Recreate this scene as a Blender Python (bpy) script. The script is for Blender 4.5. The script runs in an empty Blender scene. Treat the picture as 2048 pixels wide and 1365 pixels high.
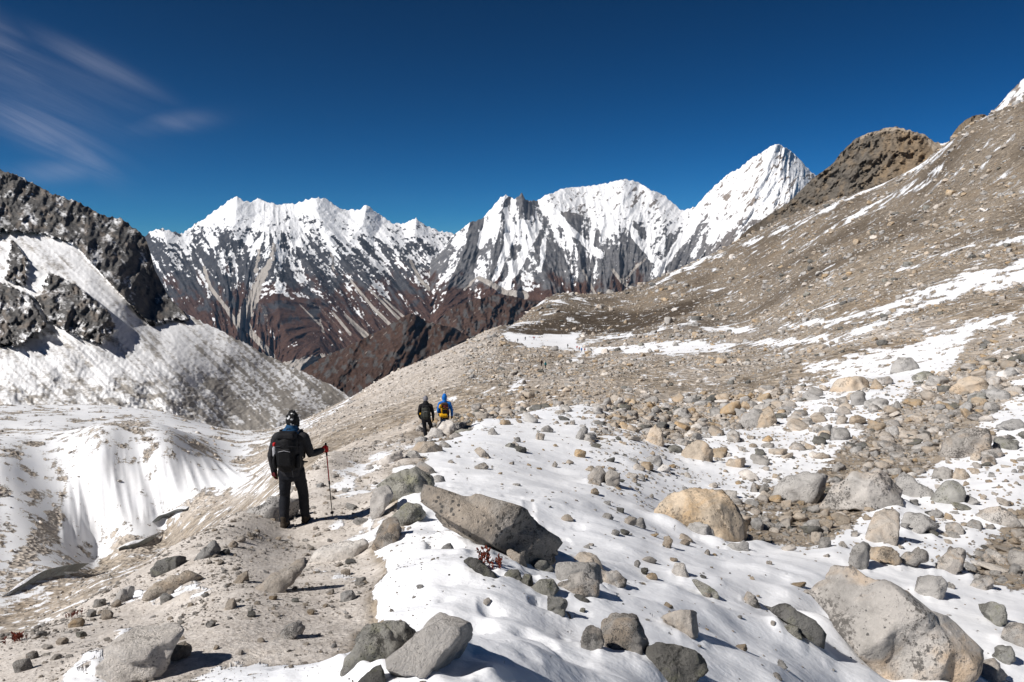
import bpy, bmesh, math, random
import numpy as np
from mathutils import Vector, Matrix

# ------------------------------------------------------------------ camera, sky, sun, exposure
sc = bpy.context.scene
COL = sc.collection
FPX, PCX, PCY = 1607.0, 1024.0, 682.5          # focal length and centre of the photograph, in its pixels
PITCH = math.atan2(162.5, FPX)
CP, SP = math.cos(PITCH), math.sin(PITCH)
camd = bpy.data.cameras.new('camera'); cam = bpy.data.objects.new('camera', camd); COL.objects.link(cam)
camd.sensor_width = 36.0; camd.lens = 36.0 * FPX / 2048.0
camd.clip_start = 0.1; camd.clip_end = 120000.0
cam.rotation_euler = (math.pi / 2 - PITCH, 0, 0)
sc.camera = cam

SUN_AZ, SUN_EL = math.radians(-118), math.radians(42)     # clockwise from the view direction (+Y); from the left
SDIR = Vector((math.sin(SUN_AZ) * math.cos(SUN_EL), math.cos(SUN_AZ) * math.cos(SUN_EL), math.sin(SUN_EL)))
sund = bpy.data.lights.new('sun', 'SUN'); sun = bpy.data.objects.new('sun', sund); COL.objects.link(sun)
sund.energy = 4.8; sund.angle = math.radians(0.53); sund.color = (1.0, 0.955, 0.90)
sun.rotation_euler = SDIR.to_track_quat('Z', 'Y').to_euler()
sun.location = (-60, -20, 60)

world = bpy.data.worlds.new('World'); sc.world = world; world.use_nodes = True
def build_world():
    nt = world.node_tree; nt.nodes.clear(); N = nt.nodes.new; L = nt.links.new
    out = N('ShaderNodeOutputWorld'); bg = N('ShaderNodeBackground')
    sky = N('ShaderNodeTexSky'); sky.sky_type = 'NISHITA'; sky.sun_disc = False
    sky.sun_elevation = SUN_EL; sky.sun_rotation = SUN_AZ
    sky.altitude = 5000; sky.air_density = 1.0; sky.dust_density = 0.0; sky.ozone_density = 4.0
    bg.inputs['Strength'].default_value = 0.085
    # thin cirrus: noise in direction space, stretched, kept to the part of the sky where it drifts
    tc = N('ShaderNodeTexCoord'); sep = N('ShaderNodeSeparateXYZ'); L(tc.outputs['Generated'], sep.inputs[0])
    def M(op, a, b=None, c=None):
        n = N('ShaderNodeMath'); n.operation = op
        for i, x in enumerate((a, b, c)):
            if x is None: continue
            if isinstance(x, (int, float)): n.inputs[i].default_value = x
            else: L(x, n.inputs[i])
        return n.outputs[0]
    ysafe = M('MAXIMUM', sep.outputs[1], 0.05)
    px = M('DIVIDE', sep.outputs[0], ysafe); pz = M('DIVIDE', sep.outputs[2], ysafe)
    cmb = N('ShaderNodeCombineXYZ')
    # shear so that the wisps trail down to the right
    L(M('ADD', px, M('MULTIPLY', pz, 1.1)), cmb.inputs[0]); L(M('ADD', pz, M('MULTIPLY', px, 0.42)), cmb.inputs[1])
    mp = N('ShaderNodeMapping'); mp.inputs['Scale'].default_value = (4.5, 24.0, 1.0); L(cmb.outputs[0], mp.inputs[0])
    nz = N('ShaderNodeTexNoise'); nz.inputs['Scale'].default_value = 1.0; nz.inputs['Detail'].default_value = 12; nz.inputs['Roughness'].default_value = 0.72
    nz.inputs['Distortion'].default_value = 1.1; L(mp.outputs[0], nz.inputs['Vector'])
    def blob(cx, cz, rx, rz, tilt, wt=1.0):
        dx = M('SUBTRACT', px, cx); dz = M('SUBTRACT', pz, cz)
        c, s = math.cos(tilt), math.sin(tilt)
        a = M('DIVIDE', M('ADD', M('MULTIPLY', dx, c), M('MULTIPLY', dz, s)), rx)
        b = M('DIVIDE', M('SUBTRACT', M('MULTIPLY', dz, c), M('MULTIPLY', dx, s)), rz)
        d2 = M('ADD', M('MULTIPLY', a, a), M('MULTIPLY', b, b))
        return M('MULTIPLY', M('POWER', 2.718, M('MULTIPLY', d2, -1.0)), wt)
    m = None
    for bl in [(-.60, .225, .11, .035, -.45, .75), (-.555, .20, .10, .04, -.3, .7), (-.575, .158, .075, .020, -.42, 1.7), (-.53, .130, .045, .016, -.55, 1.5), (-.555, .108, .06, .013, .1),
               (-.42, .165, .055, .012, .12, .8), (-.50, .235, .07, .012, -.45), (-.63, .27, .05, .02, -.5)]:
        b = blob(*bl); m = b if m is None else M('MAXIMUM', m, b)
    ns = N('ShaderNodeMapRange'); ns.inputs[1].default_value = .36; ns.inputs[2].default_value = .66; L(nz.outputs[0], ns.inputs[0])
    fac = M('MULTIPLY', M('MULTIPLY', m, M('ADD', M('MULTIPLY', ns.outputs[0], .72), .26)), .25)
    # deep, polarised high-altitude blue: each channel of the sky's own gradient made steeper
    sr = N('ShaderNodeSeparateColor'); L(sky.outputs[0], sr.inputs[0]); cr = N('ShaderNodeCombineColor'); K = .085
    for i, (pw, kk) in enumerate([(3.4, 2.6), (1.78, .90), (1.85, .97)]):
        L(M('MULTIPLY', M('POWER', M('MINIMUM', M('MULTIPLY', sr.outputs[i], K), 1.0), pw), kk / K), cr.inputs[i])
    mix = N('ShaderNodeMix'); mix.data_type = 'RGBA'
    L(fac, mix.inputs[0]); L(cr.outputs[0], mix.inputs[6]); mix.inputs[7].default_value = (5.2, 5.4, 6.6, 1)
    L(mix.outputs[2], bg.inputs[0]); L(bg.outputs[0], out.inputs[0])
build_world()
sc.view_settings.view_transform = 'Standard'; sc.view_settings.look = 'None'
sc.view_settings.exposure = 0.22; sc.view_settings.gamma = 1.0; sc.view_settings.use_curve_mapping = False
sc.cycles.max_bounces = 6; sc.cycles.diffuse_bounces = 3; sc.cycles.use_denoising = True

# ------------------------------------------------------------------ numeric helpers
def P(u, v, D):
    """world point seen at photo pixel (u, v), at forward distance D"""
    u, v, D = np.asarray(u, float), np.asarray(v, float), np.asarray(D, float)
    xc, yc = (u - PCX) / FPX, (PCY - v) / FPX
    dy = yc * SP + CP; dz = yc * CP - SP
    k = D / dy
    return np.stack(np.broadcast_arrays(xc * k, D, dz * k), -1)
def pix(x, y, z):
    x, y, z = np.asarray(x, float), np.asarray(y, float), np.asarray(z, float)
    fw = y * CP - z * SP; up = y * SP + z * CP
    return PCX + FPX * x / fw, PCY - FPX * up / fw
def sstep(a, b, x):
    t = np.clip((x - a) / (b - a), 0, 1); return t * t * (3 - 2 * t)
def _hash(ix, iy, seed):
    h = (ix.astype(np.int64) * 374761393 + iy.astype(np.int64) * 668265263 + seed * 1442695041) & 0xffffffff
    h = ((h ^ (h >> 13)) * 1274126177) & 0xffffffff
    return (h ^ (h >> 16)) & 0xffff
def perlin(x, y, seed=0):
    ix, iy = np.floor(x), np.floor(y); fx, fy = x - ix, y - iy
    ux, uy = fx * fx * fx * (fx * (fx * 6 - 15) + 10), fy * fy * fy * (fy * (fy * 6 - 15) + 10)
    def g(dx, dy):
        a = _hash(ix + dx, iy + dy, seed) * (2 * math.pi / 65536.0)
        return np.cos(a) * (fx - dx) + np.sin(a) * (fy - dy)
    a = g(0, 0) * (1 - ux) + g(1, 0) * ux; b = g(0, 1) * (1 - ux) + g(1, 1) * ux
    return (a * (1 - uy) + b * uy) * 1.5
def fbm(x, y, octv=5, seed=0, gain=.5, lac=2.03):
    s = 0; a = 1.0
    for i in range(octv):
        s = s + a * perlin(x, y, seed + i * 17); x = x * lac + 3.7; y = y * lac - 1.9; a *= gain
    return s
def ridged(x, y, octv=5, seed=0, gain=.5, lac=2.05):
    s = 0; a = 1.0; w = 1.0
    for i in range(octv):
        n = 1 - np.abs(perlin(x, y, seed + i * 31)); n = n * n
        s = s + a * n * w; w = np.clip(n * 1.4, 0, 1); x = x * lac + 1.3; y = y * lac + 7.1; a *= gain
    return s
def inpoly(u, v, poly):
    r = np.zeros(u.shape, bool); n = len(poly)
    for i in range(n):
        x0, y0 = poly[i]; x1, y1 = poly[(i + 1) % n]
        if y0 == y1: continue
        c = ((y0 > v) != (y1 > v)) & (u < (x1 - x0) * (v - y0) / (y1 - y0) + x0)
        r ^= c
    return r
def linedist(u, v, pl):
    """distance to a polyline, and position along it (0..1)"""
    best = np.full(u.shape, 1e9); pos = np.zeros(u.shape); n = len(pl) - 1
    for i in range(n):
        x0, y0 = pl[i]; x1, y1 = pl[i + 1]; dx, dy = x1 - x0, y1 - y0
        t = np.clip(((u - x0) * dx + (v - y0) * dy) / (dx * dx + dy * dy), 0, 1)
        d = np.hypot(u - x0 - t * dx, v - y0 - t * dy); k = d < best
        best = np.where(k, d, best); pos = np.where(k, (i + t) / n, pos)
    return best, pos
def interp(x, pts, k=1):
    return np.interp(x, [p[0] for p in pts], [p[k] for p in pts])

def mesh_np(name, verts, faces, mat, smooth=True, attrs=None):
    """verts (n,3), faces (m,k) with k = 3 or 4 -> one mesh object"""
    me = bpy.data.meshes.new(name); n = len(verts); m, k = faces.shape
    me.vertices.add(n); me.vertices.foreach_set('co', np.ascontiguousarray(verts, np.float32).ravel())
    me.loops.add(m * k); me.loops.foreach_set('vertex_index', np.ascontiguousarray(faces, np.int32).ravel())
    me.polygons.add(m); me.polygons.foreach_set('loop_start', np.arange(0, m * k, k, dtype=np.int32))
    me.polygons.foreach_set('use_smooth', np.full(m, smooth))
    for an, av in (attrs or {}).items():
        a = me.attributes.new(an, 'FLOAT', 'POINT'); a.data.foreach_set('value', np.ascontiguousarray(av, np.float32).ravel())
    me.update(calc_edges=True); me.validate(verbose=False) if False else None
    if mat: me.materials.append(mat)
    o = bpy.data.objects.new(name, me); COL.objects.link(o)
    return o
def grid_faces(nr, nc):
    i = np.arange(nr * nc).reshape(nr, nc)
    return np.stack([i[:-1, :-1], i[:-1, 1:], i[1:, 1:], i[1:, :-1]], -1).reshape(-1, 4)
def tag(o, label=None, cat=None, group=None, kind=None):
    if label: o['label'] = label
    if cat: o['category'] = cat
    if group: o['group'] = group
    if kind: o['kind'] = kind
    return o

# ------------------------------------------------------------------ materials
class NT:
    def __init__(s, name):
        s.m = bpy.data.materials.new(name); s.m.use_nodes = True; s.t = s.m.node_tree; s.t.nodes.clear()
        s.out = s.t.nodes.new('ShaderNodeOutputMaterial'); s.b = s.t.nodes.new('ShaderNodeBsdfPrincipled'); s.t.links.new(s.b.outputs[0], s.out.inputs[0])
    def n(s, t, **kw):
        x = s.t.nodes.new(t)
        for k, v in kw.items(): setattr(x, k, v)
        return x
    def l(s, a, b):
        if isinstance(a, (int, float)): b.default_value = a
        elif isinstance(a, tuple): b.default_value = a if len(a) != 3 else (*a, 1)
        else: s.t.links.new(a, b)
    def math(s, op, a, b=0.0, c=None):
        x = s.n('ShaderNodeMath', operation=op); s.l(a, x.inputs[0]); s.l(b, x.inputs[1])
        if c is not None: s.l(c, x.inputs[2])
        return x.outputs[0]
    def mix(s, f, a, b, mode='MIX'):
        x = s.n('ShaderNodeMix', data_type='RGBA', blend_type=mode); s.l(f, x.inputs[0]); s.l(a, x.inputs[6]); s.l(b, x.inputs[7]); return x.outputs[2]
    def attr(s, name):
        return s.n('ShaderNodeAttribute', attribute_name=name).outputs['Fac']
    def noise(s, vec, scale, detail=5, rough=.55, dist=0.0):
        x = s.n('ShaderNodeTexNoise'); s.l(vec, x.inputs['Vector']); x.inputs['Scale'].default_value = scale
        x.inputs['Detail'].default_value = detail; x.inputs['Roughness'].default_value = rough; x.inputs['Distortion'].default_value = dist
        return x.outputs[0]
    def vor(s, vec, scale, feature='F1', rand=1.0, out='Distance'):
        x = s.n('ShaderNodeTexVoronoi', feature=feature); s.l(vec, x.inputs['Vector']); x.inputs['Scale'].default_value = scale; x.inputs['Randomness'].default_value = rand
        return x.outputs[out]
    def rng(s, x, a, b, c=0.0, d=1.0, smooth=False):
        r = s.n('ShaderNodeMapRange'); r.interpolation_type = 'SMOOTHSTEP' if smooth else 'LINEAR'
        s.l(x, r.inputs[0]); s.l(a, r.inputs[1]); s.l(b, r.inputs[2]); s.l(c, r.inputs[3]); s.l(d, r.inputs[4]); return r.outputs[0]
    def ramp(s, f, stops):
        r = s.n('ShaderNodeValToRGB'); e = r.color_ramp.elements
        while len(e) < len(stops): e.new(.5)
        for i, (p, c) in enumerate(stops): e[i].position = p; e[i].color = (*c, 1)
        s.l(f, r.inputs[0]); return r.outputs[0]
    def bump(s, h, dist, strength=1.0, nrm=None):
        b = s.n('ShaderNodeBump'); b.inputs['Strength'].default_value = strength; b.inputs['Distance'].default_value = dist
        s.l(h, b.inputs['Height'])
        if nrm is not None: s.l(nrm, b.inputs['Normal'])
        return b.outputs[0]
    def pos(s): return s.n('ShaderNodeNewGeometry').outputs['Position']
    def obj(s): return s.n('ShaderNodeTexCoord').outputs['Object']
    def scaled(s, vec, sc_, rot=(0, 0, 0)):
        m = s.n('ShaderNodeMapping'); s.l(vec, m.inputs[0]); m.inputs['Scale'].default_value = sc_; m.inputs['Rotation'].default_value = rot; return m.outputs[0]
    def fin(s, col, rough=.9, nrm=None, spec=.25):
        s.l(col, s.b.inputs['Base Color']); s.l(rough, s.b.inputs['Roughness']); s.b.inputs['Specular IOR Level'].default_value = spec
        if nrm is not None: s.l(nrm, s.b.inputs['Normal'])
        return s.m

SNOW = (.86, .87, .90)
def mat_ground():
    k = NT('moraine_ground'); p = k.pos()
    snow, pale, brown = k.attr('snow'), k.attr('pale'), k.attr('brown')
    n1 = k.noise(p, 1.7, 8, .62); n2 = k.noise(p, 9.0, 6, .6); n3 = k.noise(p, .22, 6, .6)
    # stones of several sizes in the till
    v1 = k.vor(p, 26.0); v2 = k.vor(p, 6.5); vc = k.vor(p, 6.5, out='Color'); vc2 = k.vor(p, 26.0, out='Color')
    far1 = k.vor(p, 1.4); fc = k.vor(p, 1.4, out='Color'); fc2 = k.vor(p, .5, out='Color')
    sepc = k.n('ShaderNodeSeparateColor'); k.l(vc, sepc.inputs[0]); sepd = k.n('ShaderNodeSeparateColor'); k.l(fc, sepd.inputs[0]); sepe = k.n('ShaderNodeSeparateColor'); k.l(fc2, sepe.inputs[0])
    sepf = k.n('ShaderNodeSeparateColor'); k.l(vc2, sepf.inputs[0])
    tone = k.math('ADD', k.math('MULTIPLY', sepc.outputs[0], .25), k.math('ADD', k.math('MULTIPLY', sepd.outputs[0], .35), k.math('MULTIPLY', sepe.outputs[1], .2)))
    tone = k.math('ADD', tone, k.math('MULTIPLY', sepf.outputs[0], .2))
    fb = k.attr('farb'); ftone = k.math('ADD', k.math('MULTIPLY', sepd.outputs[0], .42), k.math('ADD', k.math('MULTIPLY', sepe.outputs[1], .30), k.math('ADD', k.math('MULTIPLY', n3, .55), -.14)))
    tm = k.n('ShaderNodeMix', data_type='FLOAT'); k.l(fb, tm.inputs[0]); k.l(tone, tm.inputs[2]); k.l(ftone, tm.inputs[3]); tone = tm.outputs[0]
    rub = k.ramp(tone, [(.12, (.095, .077, .058)), (.38, (.22, .183, .143)), (.62, (.345, .29, .228)), (.88, (.49, .415, .33))])
    sepg = k.n('ShaderNodeSeparateColor'); k.l(k.vor(p, 70.0, out='Color'), sepg.inputs[0]); grn = k.math('ADD', k.math('MULTIPLY', sepf.outputs[1], .28), k.math('ADD', k.math('MULTIPLY', sepg.outputs[0], .22), k.math('MULTIPLY', k.noise(p, 3.0, 8, .7), .35)))
    pal = k.ramp(k.math('ADD', k.math('MULTIPLY', tone, .35), grn), [(.22, (.30, .262, .232)), (.42, (.55, .50, .455)), (.62, (.65, .60, .55)), (.85, (.74, .69, .64))])
    brn = k.ramp(k.math('ADD', k.math('MULTIPLY', tone, .7), k.math('MULTIPLY', n3, .4)), [(.2, (.055, .042, .030)), (.6, (.085, .064, .045)), (.88, (.22, .19, .155))])
    orange = k.rng(k.noise(p, .022, 6, .62), .52, .68)
    rub = k.mix(k.math('MULTIPLY', orange, .5), rub, (.33, .24, .15))
    col = k.mix(pale, rub, pal); col = k.mix(brown, col, brn)
    sm = k.math('ADD', snow, k.math('ADD', k.rng(n1, .25, .75, -.30, .30), k.rng(n2, .25, .75, -.17, .17)))
    sf = k.rng(sm, .44, .58, smooth=True)
    sn = k.mix(k.rng(n3, .3, .7), (.83, .845, .88), (.89, .895, .91))
    col = k.mix(sf, col, sn)
    hg = k.math('ADD', k.math('MULTIPLY', v1, .12), k.math('ADD', k.math('MULTIPLY', k.noise(p, 48, 5, .7), .22), k.math('MULTIPLY', k.noise(p, 5, 8, .72), .30)))
    wv = k.noise(k.scaled(p, (1.3, 2.7, 1.0), (0, 0, .5)), 1.5, 7, .60, .3)
    hs = k.math('ADD', k.math('MULTIPLY', wv, .42), k.math('MULTIPLY', k.noise(p, 14, 4, .6), .11))
    h = k.n('ShaderNodeMix', data_type='FLOAT'); k.l(sf, h.inputs[0]); k.l(hg, h.inputs[2]); k.l(k.math('ADD', hs, .5), h.inputs[3])
    nb = k.bump(h.outputs[0], .075, .8)
    hf = k.math('MULTIPLY', k.math('ADD', far1, k.math('MULTIPLY', k.vor(p, .5), 1.6)), k.math('SUBTRACT', 1.0, sf))
    nb = k.bump(hf, .5, k.attr('farb'), nb) if False else nb
    b2 = k.n('ShaderNodeBump'); b2.inputs['Distance'].default_value = .55; k.l(hf, b2.inputs['Height']); k.l(k.attr('farb'), b2.inputs['Strength']); k.l(nb, b2.inputs['Normal'])
    rough = k.rng(sf, 0, 1, .95, .62)
    return k.fin(col, rough, b2.outputs[0], .2)

def mat_mountain(name, tex=(.02, .004), bumpd=30.0, rockA=(.075, .077, .085), rockB=(.17, .165, .165), brown=(.070, .040, .030), brown2=(.115, .064, .046), scree=(.40, .365, .33), warm=(.33, .27, .22), edge=.10):
    k = NT(name); p = k.pos(); fine, big = tex
    n1 = k.noise(p, fine, 8, .66); n2 = k.noise(p, big, 6, .6); n3 = k.noise(p, fine * 3.3, 5, .65)
    rock = k.mix(k.rng(n1, .33, .68), rockA, rockB); rock = k.mix(k.attr('warm'), rock, k.mix(k.rng(n1, .3, .7), tuple(c * .62 for c in warm), warm))
    br = k.mix(k.rng(n2, .35, .65), brown, brown2); br = k.mix(k.rng(n1, .35, .72), br, tuple(c * .55 for c in brown))
    col = k.mix(k.rng(k.math('ADD', k.attr('brown'), k.rng(n1, .2, .8, -.35, .35)), .2, .8, smooth=True), rock, br)
    sc_f = k.rng(k.math('ADD', k.attr('scree'), k.rng(n3, .2, .8, -.22, .22)), .38, .62, smooth=True)
    col = k.mix(sc_f, col, k.mix(k.rng(n3, .3, .7), tuple(c * .8 for c in scree), scree))
    sf = k.rng(k.math('ADD', k.attr('snow'), k.math('ADD', k.rng(n1, .2, .8, -.28, .28), k.rng(n3, .2, .8, -.18, .18))), .5 - edge, .5 + edge, smooth=True)
    col = k.mix(sf, col, (.83, .835, .85))
    h = k.math('ADD', n1, k.math('MULTIPLY', n3, .45)); h = k.math('MULTIPLY', h, k.rng(sf, 0, 1, 1.0, .8))
    return k.fin(col, .9, k.bump(h, bumpd, .8), .1)
# ------------------------------------------------------------------ the ground: moraine ridge, trough, right-hand slope, glacier
# survey points (photo u, photo v, distance) of the ground; None-free rows read near to far
SURVEY = {
 -350: [(1400, 5.2), (1420, 9), (1540, 15), (1470, 28), (1330, 55), (1180, 85), (1080, 105), (960, 125), (880, 180), (810, 280), (830, 450), (850, 900)],
 0:    [(1365, 4.2), (1272, 6.9), (1490, 13), (1470, 25), (1340, 50), (1195, 85), (1110, 104), (1010, 120), (935, 130), (865, 190), (808, 285), (830, 420), (850, 900)],
 200:  [(1365, 3.8), (1280, 5.2), (1195, 8.6), (1440, 14), (1430, 28), (1290, 55), (1150, 88), (1078, 128), (1000, 134), (932, 138), (865, 200), (812, 295), (830, 450), (850, 900)],
 330:  [(1300, 4.5), (1200, 6.6), (1120, 10.5), (1370, 17), (1380, 30), (1240, 60), (1100, 95), (1052, 132), (985, 138), (930, 142), (862, 210), (826, 300), (850, 470), (880, 900)],
 480:  [(1365, 3.4), (1250, 4.7), (1150, 7.0), (1042, 13), (1230, 20), (1190, 35), (1100, 62), (1020, 105), (985, 128), (935, 165), (880, 235), (862, 320), (885, 520), (900, 900)],
 575:  [(1180, 6.4), (1105, 9.2), (1062, 12), (1000, 16.5), (1080, 26), (1030, 50), (960, 85), (910, 130), (876, 195), (856, 290), (872, 560), (890, 950)],
 640:  [(1365, 3.3), (1240, 4.9), (1130, 7.9), (1046, 12.0), (930, 22), (985, 35), (945, 62), (895, 105), (850, 175), (828, 300), (846, 600), (880, 1000)],
 720:  [(1180, 6.1), (1090, 9.0), (1025, 12.4), (950, 19.5), (912, 26.5), (938, 42), (895, 66), (850, 120), (812, 210), (786, 380), (830, 620), (900, 1000)],
 800:  [(1365, 3.2), (1240, 4.8), (1120, 7.2), (1010, 11.2), (930, 18.5), (886, 29), (892, 42), (850, 82), (798, 180), (744, 350), (790, 620), (840, 1000)],
 850:  [(1180, 5.6), (1000, 11.6), (935, 17.5), (900, 22.5), (880, 27.5), (873, 31.5), (874, 36), (870, 46)],
 890:  [(876, 27.5), (866, 31), (860, 34), (858, 42)],
 870:  [(1150, 6.2), (1060, 9.0), (980, 12.4), (912, 20), (872, 30), (866, 42), (828, 78), (772, 180), (714, 380), (750, 640), (820, 1100)],
 940:  [(1365, 3.2), (1230, 4.8), (1110, 7.4), (1010, 11), (930, 17.5), (872, 27), (842, 43), (806, 78), (752, 165), (684, 420), (720, 680), (800, 1100)],
 1000: [(1180, 5.7), (1080, 8.6), (985, 12.8), (905, 21), (862, 31), (832, 45), (796, 82), (744, 165), (678, 400), (656, 480), (690, 760), (780, 1200)],
 1090: [(1365, 3.5), (1240, 5.2), (1120, 8.0), (1010, 12.2), (930, 19.5), (870, 32), (826, 46), (812, 56), (790, 82), (737, 187), (690, 350), (672, 430), (640, 570), (598, 720), (640, 1100)],
 1180: [(1290, 4.8), (1180, 6.8), (1070, 10.4), (980, 15.6), (910, 24.5), (860, 35), (812, 52), (798, 66), (760, 118), (703, 330), (674, 420), (640, 590), (598, 740), (640, 1150)],
 1270: [(1365, 4.2), (1240, 6.0), (1130, 9.0), (1030, 14), (950, 21), (880, 32), (828, 52), (785, 84), (735, 150), (695, 290), (665, 420), (628, 620), (577, 820), (620, 1300)],
 1370: [(1290, 5.8), (1190, 7.8), (1100, 11.3), (1030, 16.5), (960, 24), (890, 36), (830, 58), (775, 95), (725, 160), (684, 270), (640, 420), (590, 650), (535, 860), (580, 1300)],
 1470: [(1365, 5.4), (1260, 7.2), (1160, 9.6), (1080, 13.6), (1010, 19.5), (940, 28), (870, 42), (800, 72), (735, 130), (690, 210), (655, 350), (600, 520), (540, 720), (486, 900), (530, 1300)],
 1580: [(1320, 7.0), (1235, 8.6), (1160, 10.9), (1090, 13.8), (1010, 19.8), (940, 28), (870, 41), (800, 65), (735, 110), (680, 175), (620, 290), (550, 460), (480, 700), (434, 880), (470, 1300)],
 1700: [(1365, 7.4), (1290, 8.8), (1210, 10.6), (1120, 13.6), (1030, 18.6), (950, 26.5), (870, 39), (800, 57), (730, 90), (660, 145), (590, 230), (520, 360), (450, 560), (392, 790), (420, 1200)],
 1820: [(1340, 8.9), (1250, 10.6), (1150, 13.6), (1050, 17.9), (960, 25), (880, 36), (800, 53), (720, 84), (640, 130), (560, 210), (480, 325), (410, 490), (347, 690), (380, 1100)],
 1940: [(1365, 9.0), (1260, 11.0), (1150, 14.2), (1050, 18.4), (960, 24.5), (880, 33.5), (790, 51), (700, 80), (610, 128), (530, 195), (450, 290), (360, 420), (256, 590), (300, 950)],
 2060: [(1365, 9.4), (1250, 11.6), (1130, 15), (1020, 19.8), (940, 25), (860, 33), (770, 49), (690, 68), (610, 106), (530, 170), (450, 240), (350, 330), (208, 530), (250, 850)],
 2350: [(1365, 10.2), (1220, 13.5), (1080, 18), (960, 24), (860, 31), (760, 44), (660, 66), (560, 105), (450, 165), (330, 250), (150, 430), (110, 520), (180, 800)],
}
WPTS = [(0, .8, -1.62), (-1, .6, -1.65), (1.2, .7, -1.95), (-2.6, .6, -1.8), (2.8, .6, -3.0), (-4, 2, -2.3), (-7, 3, -4.6), (6, 3, -5.0), (9, 5, -5.2), (-14, 6, -11), (15, 8, -4.2), (0, 2, -1.63), (-.9, 2, -1.66), (1.2, 2.2, -1.95)]
pts = []
for u0, row in SURVEY.items():
    for v0, d0 in row: pts.append(P(u0, v0, d0))
pts += [np.array(w, float) for w in WPTS]
pts = np.array(pts); cr = np.hypot(pts[:, 0], pts[:, 1])
CA, CR, CS = np.arctan2(pts[:, 0], pts[:, 1]), np.log(cr), pts[:, 2] / cr
def tps(r2): return np.where(r2 > 1e-12, .5 * r2 * np.log(np.maximum(r2, 1e-12)), 0)
KA, KR = 5.0, 1.0
def _solve():
    X = np.stack([CA * KA, CR * KR], 1); n = len(X)
    K = tps(((X[:, None] - X[None]) ** 2).sum(-1)) + np.eye(n) * 2e-3
    Q = np.concatenate([np.ones((n, 1)), X], 1)
    A = np.block([[K, Q], [Q.T, np.zeros((3, 3))]])
    return X, np.linalg.solve(A, np.concatenate([CS, np.zeros(3)]))
_X, _W = _solve()
def surf_coarse(a, lr):
    q = np.stack([a.ravel() * KA, lr.ravel() * KR], 1); out = np.empty(len(q))
    for i in range(0, len(q), 20000):
        c = q[i:i + 20000]; k = tps(((c[:, None] - _X[None]) ** 2).sum(-1))
        out[i:i + 20000] = k @ _W[:-3] + _W[-3] + c @ _W[-2:]
    return out.reshape(a.shape)
AMAX = math.radians(33.2); AEXT = math.radians(52)
AZ = np.concatenate([np.linspace(-AEXT, -AMAX, 40)[:-1], np.linspace(-AMAX, AMAX, 780), np.linspace(AMAX, AEXT, 40)[1:]])
LR = np.concatenate([np.linspace(math.log(.7), math.log(3.0), 30)[:-1], np.linspace(math.log(3.0), math.log(1500), 560)])
LR = np.sort(np.concatenate([LR, np.linspace(math.log(121.3), math.log(147.7), 70)]))
def cubic_up(src_x, dst_x):
    """Catmull-Rom interpolation matrix on a uniform source grid"""
    h = src_x[1] - src_x[0]; n = len(src_x); t = (dst_x - src_x[0]) / h; i = np.clip(np.floor(t).astype(int), 0, n - 2); f = t - i
    M = np.zeros((len(dst_x), n)); w = [(-f + 2 * f**2 - f**3) / 2, (2 - 5 * f**2 + 3 * f**3) / 2, (f + 4 * f**2 - 3 * f**3) / 2, (-f**2 + f**3) / 2]
    for j in range(4): np.add.at(M, (np.arange(len(dst_x)), np.clip(i + j - 1, 0, n - 1)), w[j])
    return M
ca, cl = np.linspace(-AEXT, AEXT, 150), np.linspace(LR[0], LR[-1], 330)
S0 = surf_coarse(*np.meshgrid(ca, cl))
S = cubic_up(cl, LR) @ S0 @ cubic_up(ca, AZ).T                     # rows: distance, columns: azimuth
GA, GL = np.meshgrid(AZ, LR); R_ = np.exp(GL)
GX, GY = R_ * np.sin(GA), R_ * np.cos(GA); GZ = S * R_
UU, VV = pix(GX, GY, GZ)

# --- what covers the ground: traced patches (photo pixels, distance range), edges broken up by noise in the place itself
jit = np.minimum(1.0, 30 / np.maximum(R_, 1)) * 22 + 9
NU = jit * fbm(GX / (.035 * R_ + .15), GY / (.05 * R_ + .2), 4, 5); NV = .6 * jit * fbm(GX / (.035 * R_ + .15) + 9, GY / (.05 * R_ + .2), 4, 8)
wob = sstep(60, 20, R_); U2, V2 = UU + NU + wob * 34 * fbm(GX / 1.3, GY / 1.9, 3, 15), VV + NV + wob * 16 * fbm(GX / 1.3 + 4, GY / 1.9, 3, 18)
line_v = np.interp(U2, [900, 1080, 1250, 1450, 1650, 1750, 1850, 2060, 2400], [870, 812, 812, 800, 752, 722, 692, 600, 520])
near_left = (R_ < 34) & (U2 < 1000)
snow = np.zeros_like(R_); pale = np.zeros_like(R_); brown = np.zeros_like(R_)
right = U2 > np.interp(V2, [600, 800, 860, 900, 1000, 1100, 1200, 1300, 1365], [1100, 960, 890, 850, 790, 765, 745, 715, 700])
snow = np.where(right & (V2 > line_v) & (R_ < 130), .86, .10)
# rocky bands across the snowfield on the right
band = fbm((GX * .96 + GY * .25) / (.42 * R_ + 1), (GY - .25 * GX) / (.10 * R_ + .6), 4, 21)
snow = np.where(right & (V2 > line_v) & (U2 > 1180) & (R_ > 17), snow - .74 * sstep(.06, .40, band + .18 * sstep(30, 70, R_)), snow)
def patch(poly, val, arr, d0=0, d1=1e9):
    m = inpoly(U2, V2, poly) & (R_ >= d0) & (R_ <= d1); arr[m] = val
def streak(pl, w, val, arr, d0=0, d1=1e9):
    d, t = linedist(U2, V2, pl); m = (R_ >= d0) & (R_ <= d1)
    q = sstep(w * 1.5, w * .5, d) * m; arr[:] = arr * (1 - q) + val * q
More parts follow.
